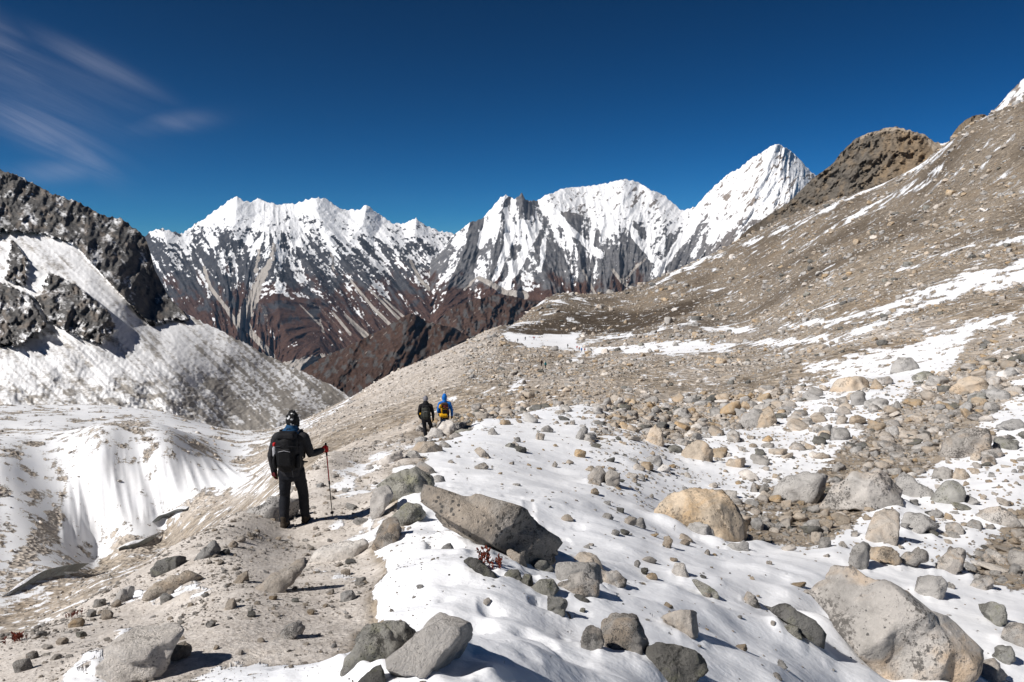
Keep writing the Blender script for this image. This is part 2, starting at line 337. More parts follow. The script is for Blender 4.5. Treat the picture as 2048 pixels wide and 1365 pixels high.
# right-hand slope: snow lying in the hollows
for pl, w in [([(2100, 510), (1960, 550), (1850, 585), (1750, 620), (1650, 648), (1570, 656)], 6.5), ([(2100, 530), (1950, 567), (1860, 602), (1800, 622), (1740, 650), (1700, 665), (1640, 690)], 7),
              ([(2100, 600), (1930, 660), (1860, 690), (1780, 712), (1600, 748)], 6), ([(2080, 462), (1980, 490), (1900, 510), (1790, 540)], 3.2), ([(1910, 292), (1860, 320), (1800, 350)], 4),
              ([(1800, 352), (1720, 387), (1620, 432), (1550, 464), (1480, 494), (1350, 546), (1290, 572)], 3.4), ([(1900, 347), (1850, 362), (1790, 392), (1740, 417), (1700, 437)], 4.5), ([(1700, 440), (1640, 465)], 2.5),
              ([(1040, 612), (1100, 602), (1180, 600)], 3), ([(1010, 657), (1060, 646), (1130, 626)], 2.2), ([(1180, 686), (1260, 670), (1330, 655), (1395, 641)], 3.5), ([(1120, 690), (1210, 704)], 8),
              ([(1480, 690), (1560, 690), (1660, 670)], 5), ([(1150, 720), (1180, 700)], 5), ([(1400, 740), (1500, 725), (1590, 700)], 2.5), ([(1270, 820), (1400, 790)], 3), ([(1350, 705), (1460, 700)], 5),
              ([(1640, 690), (1700, 690), (1760, 670)], 4), ([(1560, 640), (1660, 610), (1700, 596)], 2.2), ([(1010, 790), (1060, 770)], 3), ([(1160, 770), (1250, 745)], 2.2), ([(1300, 600), (1400, 575)], 2)]:
    streak(pl, w * .95, .86, snow, 60)
for pl in [[(985, 664), (1060, 669), (1175, 668), (1150, 690), (1060, 690), (1000, 682)], [(1210, 700), (1300, 680), (1420, 685), (1500, 690), (1400, 700), (1340, 714), (1290, 702)], [(1390, 661), (1450, 653), (1525, 658), (1480, 669)]]:
    patch(pl, .95, snow, 200)
snow = np.where((R_ > 50) & (U2 > 960), snow + .16 * sstep(.2, .6, fbm(GX / 14, GY / 30, 4, 44)), snow)
# brown tundra on the hill behind the flat
patch([(985, 658), (1060, 648), (1130, 628), (1250, 622), (1400, 605), (1380, 622), (1300, 645), (1230, 668), (1050, 670)], .95, brown, 380)
brown += .55 * sstep(-.1, .5, fbm(GX / 45, GY / 70, 4, 9)) * sstep(140, 320, R_) * (U2 > 1000) + .25 * (R_ > 380) * (U2 > 980)
# pale scree of the moraine wall
wall = inpoly(U2, V2, [(500, 1030), (560, 930), (640, 830), (700, 780), (985, 650), (1010, 676), (960, 730), (880, 800), (830, 850), (740, 910), (640, 935), (540, 1010)]) & (R_ > 27) & (R_ < 700)
fall = fbm((GX * .8 + GY * .5) / 60, (GY * .8 - GX * .5) / 5.0, 4, 3)
pale = np.where(wall, np.clip(.72 + .55 * fall - sstep(0, 90, (V2 - np.interp(U2, [700, 985], [790, 660]))) * .35, 0, 1), pale); snow[wall & (R_ < 650)] = .02
pale = np.where((R_ > 45) & ~wall & (U2 > 950), np.clip(.22 + .5 * fbm(GX / 22, GY / 38, 4, 71), 0, .8) * (V2 > 640), pale)
# the trodden ridge on the left
trail = inpoly(U2, V2, [(-400, 1400), (-400, 1300), (0, 1250), (150, 1190), (330, 1095), (480, 1020), (560, 950), (650, 915), (800, 870), (860, 880), (850, 905), (790, 965), (770, 1050), (755, 1100), (735, 1200), (700, 1260), (600, 1295), (430, 1300), (300, 1400)]) & (R_ < 32)
pale[trail] = .92; snow[trail] = .06
for pl, val in [([(60, 1400), (150, 1320), (245, 1235), (232, 1290), (190, 1400)], .62), ([(255, 1180), (400, 1148), (440, 1180), (360, 1215), (300, 1205)], .66), ([(640, 1020), (700, 1000), (745, 985), (760, 940), (740, 925), (690, 960)], .62),
                ([(650, 960), (700, 935), (760, 915), (800, 905), (790, 930), (720, 955)], .72), ([(300, 1400), (430, 1295), (600, 1290), (700, 1270), (720, 1400)], .72), ([(630, 1080), (700, 1040), (760, 1020), (740, 1060)], .58),
                ([(610, 1120), (680, 1110), (720, 1150), (640, 1150)], .5), ([(800, 900), (850, 890), (850, 915), (810, 925)], .7), ([(850, 880), (900, 868), (880, 900)], .8)]:
    patch(pl, val, snow, 0, 34)
# glacier in the valley on the left
gl = (R_ > 60) & (U2 < np.interp(V2, [780, 800, 840, 900, 960, 1000, 1050], [720, 700, 645, 575, 545, 520, 480])) & (R_ < 900)
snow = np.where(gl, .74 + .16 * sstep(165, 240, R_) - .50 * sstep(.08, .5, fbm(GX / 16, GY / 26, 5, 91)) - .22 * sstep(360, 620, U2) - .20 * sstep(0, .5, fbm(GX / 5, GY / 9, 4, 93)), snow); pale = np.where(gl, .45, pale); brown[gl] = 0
rub = inpoly(U2, V2, [(-400, 1330), (-400, 1260), (0, 1215), (70, 1180), (160, 1142), (250, 1105), (330, 1060), (420, 1012), (530, 985), (560, 960), (540, 1020), (330, 1130), (150, 1215), (0, 1280)]) & (R_ > 45)
snow[rub] = .16 + .5 * sstep(.1, .45, fbm(GX / 22, GY / 5, 4, 12))[rub]; pale[rub] = .25
for pl in [[(-10, 1215), (40, 1100), (90, 1030), (125, 980), (150, 990), (140, 1040), (80, 1110), (30, 1180)], [(190, 1075), (240, 1060), (320, 1065), (310, 1090), (230, 1105)], [(360, 1000), (430, 985), (505, 985), (495, 1003), (400, 1015), (350, 1020)]]:
    patch(pl, .12, snow, 60, 400); patch(pl, .55, pale, 60, 400)
bowl = inpoly(U2, V2, [(150, 930), (300, 920), (430, 925), (500, 960), (370, 990), (330, 1030), (240, 1045), (140, 1100), (120, 1050), (140, 1000)]) & (R_ > 90) & (R_ < 250)
snow[bowl] = .97
for _ in range(1): pass
farb = np.clip((R_ - 25) / 120, 0, .9)
def blur(a, r, n=2):
    for _ in range(n):
        for ax in (0, 1):
            pad = [(0, 0), (0, 0)]; pad[ax] = (r + 1, r); c = np.cumsum(np.pad(a, pad, mode='edge'), axis=ax)
            a = (np.take(c, np.arange(2 * r + 1, c.shape[ax]), ax) - np.take(c, np.arange(0, c.shape[ax] - 2 * r - 1), ax)) / (2 * r + 1)
    return a
SA, SL = GA * 150, GL * 90
edge_n = fbm(SA / 3.2, SL / 2.2, 5, 301, .68)
snow = blur(snow, 2, 2); far_w = sstep(12, 60, R_)
snow = snow + (.22 + .30 * far_w) * edge_n * sstep(.0, .25, np.minimum(snow, 1.05 - snow) + .12)
pale = blur(pale, 3, 2) + .22 * edge_n; brown = np.clip(blur(brown, 3, 2), 0, 1)
snow_s = blur(snow, 6, 2)

# --- relief finer than the survey
def octave(lam, seed, sx=1.0): return perlin(GX / (lam * sx), GY / lam, seed)
step = R_ * .0115
snz = np.clip(snow_s, 0, 1)
ang = math.radians(28); RX, RY = GX * math.cos(ang) + GY * math.sin(ang), GY * math.cos(ang) - GX * math.sin(ang)
dz = np.zeros_like(R_)
for i, lam in enumerate([.45, .9, 1.9, 4.2, 9, 20, 44]):
    w = sstep(1.6, 3.5, lam / step) * (lam < 60) * np.clip(R_ / (lam * 1.4), .25, 1)
    rock_amp = .030 if lam < 3 else .036
    dz += w * lam * (rock_amp * (1 - snz) + (.030 if lam < 5 else .020) * snz) * (perlin(GX / lam, GY / lam, 100 + i))
# wind-packed drifts on the snow, trodden edge
drift = ridged(RX / 2.2, RY / 1.2, 3, 61); dz += snz * .05 * (drift - .8) * sstep(.5, 1.5, .9 / step)
dz += (.05 * np.clip(snz * 1.6 - .5, 0, 1) * (R_ < 60))
dz *= np.where((R_ > 50) & gl, .7, 1.0)
bstreak = ridged((GX + .55 * GY + .25 * GZ) / 3.4, GY / 70, 3, 77) + .5 * ridged((GX + .55 * GY) / 1.1, GY / 30, 2, 78); dz += blur(bowl.astype(float), 3, 2) * .34 * bstreak
pit = perlin(GX / .42, GY / .42, 881) + .5 * perlin(GX / .2, GY / .2, 883); dz -= .055 * sstep(.18, .55, pit) * snz * sstep(15, 10, R_) * sstep(1250, 1050, UU)
dz += .10 * snz * sstep(16, 9, R_) * fbm(RX / 1.9, RY / 1.1, 3, 885)
qh = P(862, 876, 28.5); dz *= 1 - .9 * np.exp(-((GX - qh[0]) / 3.5) ** 2 - ((GY - qh[1]) / 7.0) ** 2)
dz[R_ < 1.2] *= .3
GZ = GZ + dz
SG = GZ / R_
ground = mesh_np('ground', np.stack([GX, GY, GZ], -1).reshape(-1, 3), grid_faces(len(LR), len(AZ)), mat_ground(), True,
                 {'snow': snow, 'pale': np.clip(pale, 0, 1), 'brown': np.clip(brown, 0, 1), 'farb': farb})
tag(ground, 'snowy boulder-strewn moraine ridge, glacier trough and right-hand slope', kind='structure')

def hit(u, v, dmin=0.0):
    """first ground point on the line of sight through photo pixel (u, v)"""
    d = P(u, v, 1.0); a = math.atan2(d[0], d[1]); s = d[2] / math.hypot(d[0], d[1])
    j = int(np.clip(np.searchsorted(AZ, a), 1, len(AZ) - 1)); f = (a - AZ[j - 1]) / (AZ[j] - AZ[j - 1])
    col = SG[:, j - 1] * (1 - f) + SG[:, j] * f
    k = np.nonzero((col >= s) & (np.exp(LR) > max(dmin, 1.5)))[0]
    if len(k) == 0: return None
    k = max(int(k[0]), 1); c0, c1 = col[k - 1], col[k]
    t = 1.0 if c1 == c0 else np.clip((s - c0) / (c1 - c0), 0, 1)
    r = math.exp(LR[k - 1] + t * (LR[k] - LR[k - 1])); return np.array([r * math.sin(a), r * math.cos(a), r * s])
def gz(x, y):
    a, l = np.arctan2(x, y), np.log(np.hypot(x, y))
    fi = np.interp(l, LR, np.arange(len(LR))); fj = np.interp(a, AZ, np.arange(len(AZ)))
    i = np.clip(np.floor(fi).astype(int), 0, len(LR) - 2); j = np.clip(np.floor(fj).astype(int), 0, len(AZ) - 2); p, q = fi - i, fj - j
    return GZ[i, j] * (1 - p) * (1 - q) + GZ[i + 1, j] * p * (1 - q) + GZ[i, j + 1] * (1 - p) * q + GZ[i + 1, j + 1] * p * q
def gsample(arr, x, y):
    i = np.clip(np.rint(np.interp(np.log(np.hypot(x, y)), LR, np.arange(len(LR)))).astype(int), 0, len(LR) - 1)
    j = np.clip(np.rint(np.interp(np.arctan2(x, y), AZ, np.arange(len(AZ)))).astype(int), 0, len(AZ) - 1)
    return arr[i, j]

# ------------------------------------------------------------------ mountains: each a relief at its real distance, with a far side
def relief(name, label, crest, base, Dc, Db, u0, u1, nu, nv, mat, shape, cover, gam=1.0, jag=0.0, jscale=9.0, seed=0, dpts=None):
    u = np.linspace(u0, u1, nu); vc = interp(u, crest); vb = interp(u, base)
    if jag: vc = vc - jag * (ridged(u / jscale, u * 0 + seed, 4, seed) - .9)
    t = np.linspace(0, 1, nv)[:, None]
    v = vb + (vc - vb) * t; U = np.broadcast_to(u, v.shape)
    kw = max(3, int(nu * 46 / (u1 - u0))); ker = np.hanning(2 * kw + 3); ker /= ker.sum()
    smooth = lambda a: np.convolve(np.pad(a, kw + 1, mode='edge'), ker, 'valid')
    vcs, vbs = smooth(interp(u, crest)), smooth(vb); td = np.clip((v - vbs) / (vcs - vbs), 0, 1.6)
    D = smooth(interp(u, Db)) + (smooth(interp(u, Dc)) - smooth(interp(u, Db))) * td ** gam
    if dpts is not None: D = tpsfit(dpts, U, v)
    D = D - shape(U, v, t)
    pos = P(U, v, D)
    cov = cover(U, v, t, pos)
    # far side: falls away behind the crest
    nb = 10; back = []; top = pos[-1]
    drop = np.linalg.norm(pos[-1] - pos[0], axis=-1) * .5 + 1
    for i in range(1, nb + 1):
        b = top.copy(); s = (i / nb); b[:, 1] += drop * s * 1.1; b[:, 0] *= 1 + drop / np.maximum(top[:, 1], 1) * s * 1.1; b[:, 2] -= drop * s * 1.0; back.append(b)
    full = np.concatenate([pos, np.stack(back)], 0)
    at = {k: np.concatenate([a, np.repeat(a[-1:], nb, 0)], 0) for k, a in cov.items()}
    o = mesh_np(name, full.reshape(-1, 3), grid_faces(nv + nb, nu), mat, True, at)
    return tag(o, label, kind='structure')
def slope_terms(pos):
    dx = np.gradient(pos, axis=1); dy = np.gradient(pos, axis=0); n = np.cross(dx, dy); n /= np.linalg.norm(n, axis=-1, keepdims=True) + 1e-9
    return n * np.sign(n[..., 2:3] + 1e-9)
def tents(U, v, spurs):
    s = np.zeros_like(v)
    for pl, amp, w in spurs:
        d, t = linedist(U, v, pl); s = np.maximum(s, amp * np.clip(1 - d / (w * (.35 + .65 * t + .2)), 0, 1))
    return s

def tpsfit(pts, U, v, sc_=200.0, lam=1e-3):
    a = np.array(pts, float); X = a[:, :2] / sc_; n = len(X); K = tps(((X[:, None] - X[None]) ** 2).sum(-1)) + np.eye(n) * lam; Q = np.concatenate([np.ones((n, 1)), X], 1)
    w = np.linalg.solve(np.block([[K, Q], [Q.T, np.zeros((3, 3))]]), np.concatenate([a[:, 2], np.zeros(3)])); q = np.stack([U.ravel(), v.ravel()], 1) / sc_
    return (tps(((q[:, None] - X[None]) ** 2).sum(-1)) @ w[:-3] + w[-3] + q @ w[-2:]).reshape(U.shape)
# left-hand mountain: dark cliffs over a snow-dusted fan
LM_cliff = [(-320, 240), (-320, 520), (-60, 500), (0, 462), (85, 466), (150, 490), (200, 545), (250, 598), (300, 650), (345, 640), (378, 640), (345, 585), (312, 535), (295, 470), (240, 430), (100, 380), (0, 335)]
LM_isl = [[(-80, 560), (0, 565), (60, 590), (92, 650), (40, 690), (-80, 690)], [(75, 600), (100, 545), (150, 570), (215, 620), (232, 655), (200, 688), (130, 660), (95, 640)], [(25, 480), (55, 520), (50, 570), (10, 560)]]
def lm_shape(U, v, t):
    w = 6 * fbm(U / 14, v / 14, 3, 41)
    cl = sum(inpoly(U + w, v + w, p) for p in [LM_cliff] + LM_isl).astype(float)
    r = ridged((U + .5 * (v - 500)) / 42, (v - .2 * U) / 90, 5, 11)
    r2 = ridged(U / 14, v / 22, 4, 71)
    q = (U - 1.05 * v)
    return (cl * (9 * r + 4 * r2 + 14 * ridged((U - .3 * v) / 75, v / 60, 4, 17)) + 2.2 * fbm(q / 26, v / 180, 4, 3) + 1.2 * fbm(U / 8, v / 8, 3, 12) + 7 * fbm(U / 80, v / 80, 2, 13)) * (1 - t * .35)
def lm_cover(U, v, t, pos):
    w = 7 * fbm(U / 12, v / 12, 4, 41)
    cl = np.zeros_like(v)
    for p in [LM_cliff] + LM_isl: cl = np.maximum(cl, inpoly(U + w, v + w, p))
    n = slope_terms(pos)
    q = U - 1.05 * v
    st = fbm(q / 17, v / 150, 5, 3); sp = fbm(U / 7, v / 5, 4, 19)
    snow = .80 - .24 * sstep(-.05, .5, st) - .15 * sp - .42 * sstep(330, 640, U + .25 * (v - 600)) * sstep(-.6, .4, st + sp) - .2 * sstep(.1, .5, fbm(U / 55, v / 30, 4, 8))
    gr = sstep(.05, .45, fbm(U / 40, v / 16, 5, 88)); snow = snow - sstep(735, 800, v) * (.10 + .38 * gr)
    cs = -.24 + .50 * sstep(.25, .9, n[..., 2] + .5 * fbm(U / 7, v / 5, 4, 5)) + .30 * fbm((U - .9 * v) / 12, (v + .5 * U) / 34, 5, 9) + .40 * fbm(U / 34, v / 24, 5, 10) + .10 * fbm(U / 26, v / 20, 3, 7)
    cs -= .18 * sstep(200, 330, U)
    return {'snow': np.where(cl > .5, cs, snow), 'scree': np.where(cl > .5, 0, .9), 'brown': np.zeros_like(v), 'warm': np.where(cl > .5, .35 * sstep(.1, .5, fbm(U / 20, v / 20, 3, 66)), 0)}
relief('mountain_left', 'dark cliffs above a snow-dusted scree fan on the left side of the valley',
       [(-330, 220), (-120, 290), (0, 341), (40, 353), (100, 386), (160, 406), (200, 430), (245, 438), (280, 466), (294, 482), (310, 540), (335, 592), (372, 628), (420, 652), (480, 682), (560, 724), (620, 751), (660, 770), (700, 795), (720, 815)],
       [(-330, 900), (0, 895), (250, 905), (450, 915), (560, 905), (640, 885), (720, 860)],
       [(-330, 820), (0, 860), (280, 900), (372, 880), (450, 780), (560, 720), (720, 700)], [(-330, 230), (0, 262), (250, 300), (450, 400), (600, 520), (720, 650)],
       -330, 720, 560, 280, mat_mountain('left_mountain', (.34, .05), .32, (.045, .045, .047), (.15, .143, .135), scree=(.36, .335, .305), edge=.26), lm_shape, lm_cover, 1.15, 3.5, 16, 3,
       [(-300, 880, 235), (0, 880, 270), (250, 885, 300), (450, 905, 330), (450, 850, 400), (560, 890, 400), (560, 830, 480), (640, 870, 480), (640, 820, 560), (710, 845, 560), (700, 812, 620), (-300, 700, 380), (0, 700, 430), (200, 700, 450), (350, 720, 480), (450, 740, 540), (550, 762, 590), (650, 790, 620), (0, 560, 610), (150, 560, 625), (260, 600, 625), (350, 660, 610), (450, 690, 620), (560, 730, 650),
        (0, 460, 760), (150, 480, 770), (250, 520, 780), (300, 600, 720), (370, 630, 700), (0, 340, 900), (160, 405, 910), (245, 437, 915), (290, 475, 890), (-300, 230, 860), (-300, 500, 640), (700, 700, 760), (500, 600, 800)])

# far range on the left: glaciated summits over dark brown spurs
R1_crest = [(200, 520), (290, 472), (302, 462), (322, 457), (345, 464), (366, 468), (385, 452), (405, 440), (440, 414), (460, 400), (474, 394), (488, 402), (500, 406), (516, 398), (530, 404), (555, 410), (590, 408), (612, 400), (632, 395), (655, 400), (672, 414), (690, 420), (715, 421), (734, 409), (750, 424), (765, 434), (785, 447), (805, 449), (832, 437), (850, 452), (866, 456), (880, 463), (905, 468), (925, 480), (960, 520)]
R1_spurs = [([(553, 482), (548, 540), (560, 640), (590, 705)], 420, 120), ([(660, 480), (720, 560), (800, 650), (830, 690)], 300, 80), ([(330, 470), (345, 540), (400, 620), (470, 690)], 330, 85), ([(440, 500), (430, 560), (470, 640), (520, 700)], 240, 60),
            ([(780, 480), (830, 560), (900, 620)], 240, 60), ([(850, 500), (880, 570), (930, 620)], 200, 45), ([(600, 490), (640, 570), (700, 660), (740, 700)], 240, 65), ([(474, 394), (470, 450), (440, 500)], 170, 55), ([(632, 395), (640, 440), (660, 480)], 190, 70), ([(734, 409), (725, 450), (700, 480)], 160, 45), ([(832, 437), (828, 480)], 120, 30)]
def qflow1(U, v):
    k = np.interp(U, [300, 430, 520, 560, 640, 900], [-.55, -.5, .35, -.25, -.95, -.75]); return U + k * (v - 520)
def r1_shape(U, v, t):
    q = qflow1(U, v); a = np.clip(1.15 - t, .15, 1)
    return (tents(U, v, R1_spurs) + a * (150 * ridged(q / 70, v / 190, 5, 4, .55) + 70 * ridged(q / 24, v / 70, 4, 14)) + 16 * ridged(U / 26, v / 30, 4, 33) * t)
R1_scree = [([(553, 484), (545, 515), (528, 550)], 5, 6), ([(528, 545), (508, 590), (486, 640)], 8, 15), ([(486, 635), (500, 665), (545, 712)], 8, 5), ([(408, 535), (420, 575), (455, 620), (480, 660), (490, 690)], 3, 5), ([(520, 480), (512, 545)], 2, 3), ([(660, 480), (668, 540)], 2, 2.5), ([(700, 560), (745, 615), (795, 665)], 2, 4), ([(740, 580), (800, 640), (835, 660)], 2, 4), ([(690, 630), (730, 670)], 2.5, 6),
            ([(665, 625), (700, 668)], 2, 3), ([(868, 520), (862, 545), (880, 570), (900, 578)], 4, 5), ([(875, 575), (885, 610)], 2, 3), ([(820, 520), (840, 560), (860, 580)], 2.5, 4), ([(330, 600), (345, 640)], 1.5, 2), ([(640, 640), (648, 665)], 1.5, 2), ([(770, 600), (830, 655)], 1.5, 3), ([(600, 610), (640, 650)], 1, 2)]
def r1_cover(U, v, t, pos):
    q = qflow1(U, v); n = slope_terms(pos); f1 = fbm(q / 15, v / 46, 5, 6); f2 = fbm(U / 34, v / 30, 4, 16); f3 = fbm(U / 6, v / 6, 3, 23)
    full = np.interp(U, [290, 365, 430, 520, 600, 700, 800, 860, 950], [440, 470, 462, 462, 462, 470, 474, 474, 470])
    low = np.interp(U, [290, 400, 520, 640, 760, 900, 960], [560, 610, 610, 640, 640, 580, 560])
    m = np.clip((low - v) / (low - full), -.8, 1.0)
    snow = .0 + .52 * m + .50 * f1 * (m < .98) + .26 * f2 + .30 * f3 + .25 * fbm(q / 5, v / 13, 4, 26) - .25 * (n[..., 0] < -.35) * (m < .8) + .1 * (n[..., 2] > .7)
    snow = np.where(v < full, np.maximum(snow, .80 + .3 * f1 - .75 * sstep(.22, .5, ridged(U / 30, v / 17, 4, 55) - .62) * sstep(full - 45, full, v)), snow)
    scr = np.zeros_like(v); ww = 3 * fbm(U / 9, v / 9, 3, 2)
    for pl, wa, wb in R1_scree:
        d, tt = linedist(U + ww, v + ww, pl); w = wa + (wb - wa) * tt; scr = np.maximum(scr, sstep(w * 1.4, w * .6, d))
    scr = np.maximum(scr, .42 * sstep(.32, .62, fbm(q / 9, v / 150, 4, 28)) * sstep(540, 600, v))
    scr = np.maximum(scr, inpoly(U + ww, v + ww, [(560, 728), (600, 716), (660, 708), (700, 712), (650, 735), (600, 745)]) * .8)
    br = sstep(515, 650, v + 75 * f2 + 45 * f1 + .06 * (U - 500))
    return {'snow': np.where(scr > .5, snow - .5 * (v > 520), snow), 'scree': scr, 'brown': br, 'warm': np.zeros_like(v)}
relief('mountain_range_left', 'far range of glaciated summits above dark brown spurs, left of the valley gap', R1_crest, [(200, 790), (700, 800), (960, 720)], [(200, 11500), (960, 12000)], [(200, 7600), (960, 8200)],
       250, 960, 540, 270, mat_mountain('far_mountain', (.011, .0022), 34.0, (.036, .037, .043), (.092, .09, .094)), r1_shape, r1_cover, 1.0, 3.0, 13, 5)

# far range on the right: steep rock pyramids and white summits
R2_crest = [(860, 520), (885, 500), (905, 472), (925, 458), (940, 446), (965, 438), (985, 415), (1000, 396), (1010, 390), (1028, 399), (1036, 394), (1043, 386), (1050, 398), (1058, 403), (1080, 400), (1090, 392), (1104, 388), (1120, 380), (1140, 377), (1160, 375), (1200, 370), (1225, 364), (1250, 360), (1268, 362), (1284, 370), (1300, 380), (1330, 392), (1345, 406), (1362, 421), (1375, 418), (1390, 414), (1410, 392), (1430, 372), (1455, 350), (1480, 336), (1505, 316), (1530, 302), (1545, 291), (1553, 289), (1566, 293), (1580, 302), (1600, 320), (1612, 334), (1632, 352), (1680, 395), (1760, 460)]
R2_spurs = [([(1043, 386), (1050, 440), (1070, 500), (1095, 580)], 420, 75), ([(1010, 390), (1000, 450), (985, 520), (975, 590)], 300, 60), ([(940, 446), (930, 500), (900, 560), (890, 600)], 340, 65), ([(1095, 395), (1140, 450), (1160, 520), (1150, 600)], 320, 80), ([(1250, 360), (1235, 430), (1240, 500), (1215, 600)], 360, 95),
            ([(1300, 380), (1330, 450), (1330, 520), (1300, 600)], 280, 80), ([(1553, 289), (1520, 370), (1470, 440), (1440, 520)], 420, 110), ([(1553, 289), (1570, 370), (1560, 460)], 300, 80), ([(1400, 410), (1390, 470), (1370, 560)], 240, 60), ([(1010, 470), (1030, 530), (1030, 590)], 260, 45), ([(1190, 470), (1180, 540), (1160, 600)], 260, 55), ([(1060, 420), (1110, 500), (1125, 590)], 240, 45)]
def qflow2(U, v):
    k = np.interp(U, [880, 950, 1040, 1100, 1250, 1400, 1550, 1650], [.5, .25, 0., -.35, .1, .55, .5, -.3]); return U + k * (v - 460)
def r2_shape(U, v, t):
    q = qflow2(U, v); a = np.clip(1.25 - t, .3, 1)
    return tents(U, v, R2_spurs) + a * (130 * ridged(q / 46, v / 130, 5, 44, .55) + 70 * ridged(q / 17, v / 50, 4, 54)) + 16 * ridged(U / 20, v / 26, 4, 63) * t
def r2_cover(U, v, t, pos):
    q = qflow2(U, v); n = slope_terms(pos); f1 = fbm(q / 12, v / 42, 5, 46); f2 = fbm(U / 30, v / 30, 4, 56); f3 = fbm(U / 6, v / 6, 3, 13); rr = ridged(q / 46, v / 130, 5, 44, .55)
    low = np.interp(U, [880, 950, 1040, 1120, 1230, 1350, 1450, 1600], [560, 575, 600, 570, 545, 545, 530, 540])
    full = np.interp(U, [880, 940, 985, 1030, 1045, 1100, 1250, 1360, 1450, 1560, 1650], [400, 440, 425, 380, 380, 420, 440, 455, 440, 440, 430])
    m = np.clip((low - v) / (low - full), -.8, 1.0)
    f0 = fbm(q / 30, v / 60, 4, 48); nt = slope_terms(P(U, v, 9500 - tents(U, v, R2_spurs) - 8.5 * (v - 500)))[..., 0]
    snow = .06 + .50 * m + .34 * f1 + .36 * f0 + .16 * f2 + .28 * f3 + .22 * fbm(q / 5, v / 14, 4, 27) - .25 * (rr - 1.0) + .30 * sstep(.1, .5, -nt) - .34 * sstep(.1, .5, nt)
    couloir = np.zeros_like(v)
    for pl, w in [([(1075, 450), (1040, 520), (1010, 575)], 9), ([(1065, 470), (1030, 545), (1000, 580)], 8), ([(1010, 420), (1020, 480), (990, 560)], 7), ([(1090, 480), (1080, 540)], 5), ([(1100, 420), (1150, 470), (1200, 510)], 8), ([(1270, 470), (1310, 520), (1330, 560)], 9), ([(1240, 430), (1290, 490)], 6), ([(985, 440), (960, 490)], 8), ([(1395, 440), (1350, 500), (1310, 545)], 8), ([(1460, 430), (1420, 480)], 10)]:
        d, tt = linedist(U + 4 * f2, v + 4 * f1, pl); couloir = np.maximum(couloir, sstep(w * 1.4, w * .5, d))
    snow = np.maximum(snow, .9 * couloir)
    hi = v < full; rk = sstep(.2, .55, fbm((U * .7 + v * .7) / 11, (v * .7 - U * .7) / 38, 5, 81, .62) + .15 * f2)
    snow = np.where(hi, .76 + .24 * f1 + .24 * f3 - .36 * rk * sstep(0, 22, v - interp(U, R2_crest)), snow)
    snow -= .10 * sstep(1390, 1450, U) * hi * sstep(.0, .4, f1 + .6 * f3)
    spire = sstep(14, 7, np.abs(U - 1043 - .1 * (v - 386))) * (v < 440); snow -= spire * .55
    scr = np.zeros_like(v); ww = 3 * f2
    for pl, wa, wb in [([(955, 555), (985, 570), (1010, 585), (1050, 592)], 4, 8), ([(1165, 540), (1180, 570), (1190, 590)], 2, 3), ([(1225, 540), (1245, 565), (1255, 572)], 3, 4), ([(1290, 520), (1250, 560)], 2, 3), ([(950, 555), (930, 580)], 2, 3)]:
        d, tt = linedist(U + ww, v + ww, pl); w = wa + (wb - wa) * tt; scr = np.maximum(scr, sstep(w * 1.4, w * .6, d))
    br = sstep(530, 605, v + 34 * f2 + 24 * f1)
    warm = np.clip(.55 * sstep(1080, 1130, U) * sstep(450, 400, v) + .35 * sstep(1380, 1450, U), 0, 1)
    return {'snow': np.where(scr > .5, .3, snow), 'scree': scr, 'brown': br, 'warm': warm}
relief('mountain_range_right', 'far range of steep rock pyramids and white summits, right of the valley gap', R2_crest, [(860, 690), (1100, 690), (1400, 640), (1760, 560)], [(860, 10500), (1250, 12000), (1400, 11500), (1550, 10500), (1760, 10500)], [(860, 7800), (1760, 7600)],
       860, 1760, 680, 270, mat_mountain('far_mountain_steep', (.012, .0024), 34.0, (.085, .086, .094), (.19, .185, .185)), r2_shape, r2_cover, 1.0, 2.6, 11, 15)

# dark brown hills in the valley
def hill_cover(f):
    def c(U, v, t, pos):
        z = np.zeros_like(v); g = fbm(U / 12, v / 16, 4, f)
        return {'snow': z - .4, 'scree': .5 * sstep(.5, .8, fbm((U + v) / 6, (U - v) / 40, 3, f + 4)), 'brown': np.clip(.95 - .7 * sstep(.25, .7, g + .3 * ridged(U / 22, v / 26, 3, f)), 0, 1), 'warm': z}
    return c
hillm = mat_mountain('brown_hill', (.03, .006), 9.0, (.050, .047, .047), (.105, .098, .094), (.066, .041, .032), (.10, .062, .047))
relief('hill_far', 'dark brown rocky hill at the foot of the right-hand range', [(840, 700), (880, 640), (900, 618), (930, 606), (960, 598), (990, 590), (1020, 592), (1050, 600), (1100, 606), (1200, 615)], [(840, 760), (1200, 700)], [(840, 5600), (1200, 5600)], [(840, 4600), (1200, 4700)], 840, 1200, 220, 110, hillm,
       lambda U, v, t: 60 * ridged(U / 40, v / 60, 5, 91) + 25 * ridged(U / 13, v / 20, 4, 95), hill_cover(7), 1, 2.5, 9, 8)
relief('hill_near', 'dark brown rocky hill filling the valley behind the moraine', [(560, 770), (600, 744), (640, 718), (680, 700), (720, 682), (760, 660), (790, 644), (806, 634), (822, 627), (836, 632), (850, 642), (880, 650), (905, 655), (930, 668), (960, 690), (1010, 730)], [(560, 840), (1010, 830)], [(560, 3300), (820, 3700), (1010, 3600)], [(560, 2500), (1010, 2600)], 560, 1010, 240, 130, hillm,
       lambda U, v, t: tents(U, v, [([(822, 627), (800, 690), (740, 760)], 150, 70), ([(880, 650), (900, 720), (860, 790)], 100, 60), ([(720, 682), (690, 740), (640, 790)], 110, 60)]) + 40 * ridged((U + .5 * v) / 46, v / 80, 4, 97) + 9 * ridged(U / 12, v / 18, 4, 99), hill_cover(27), 1, 2.0, 9, 9)

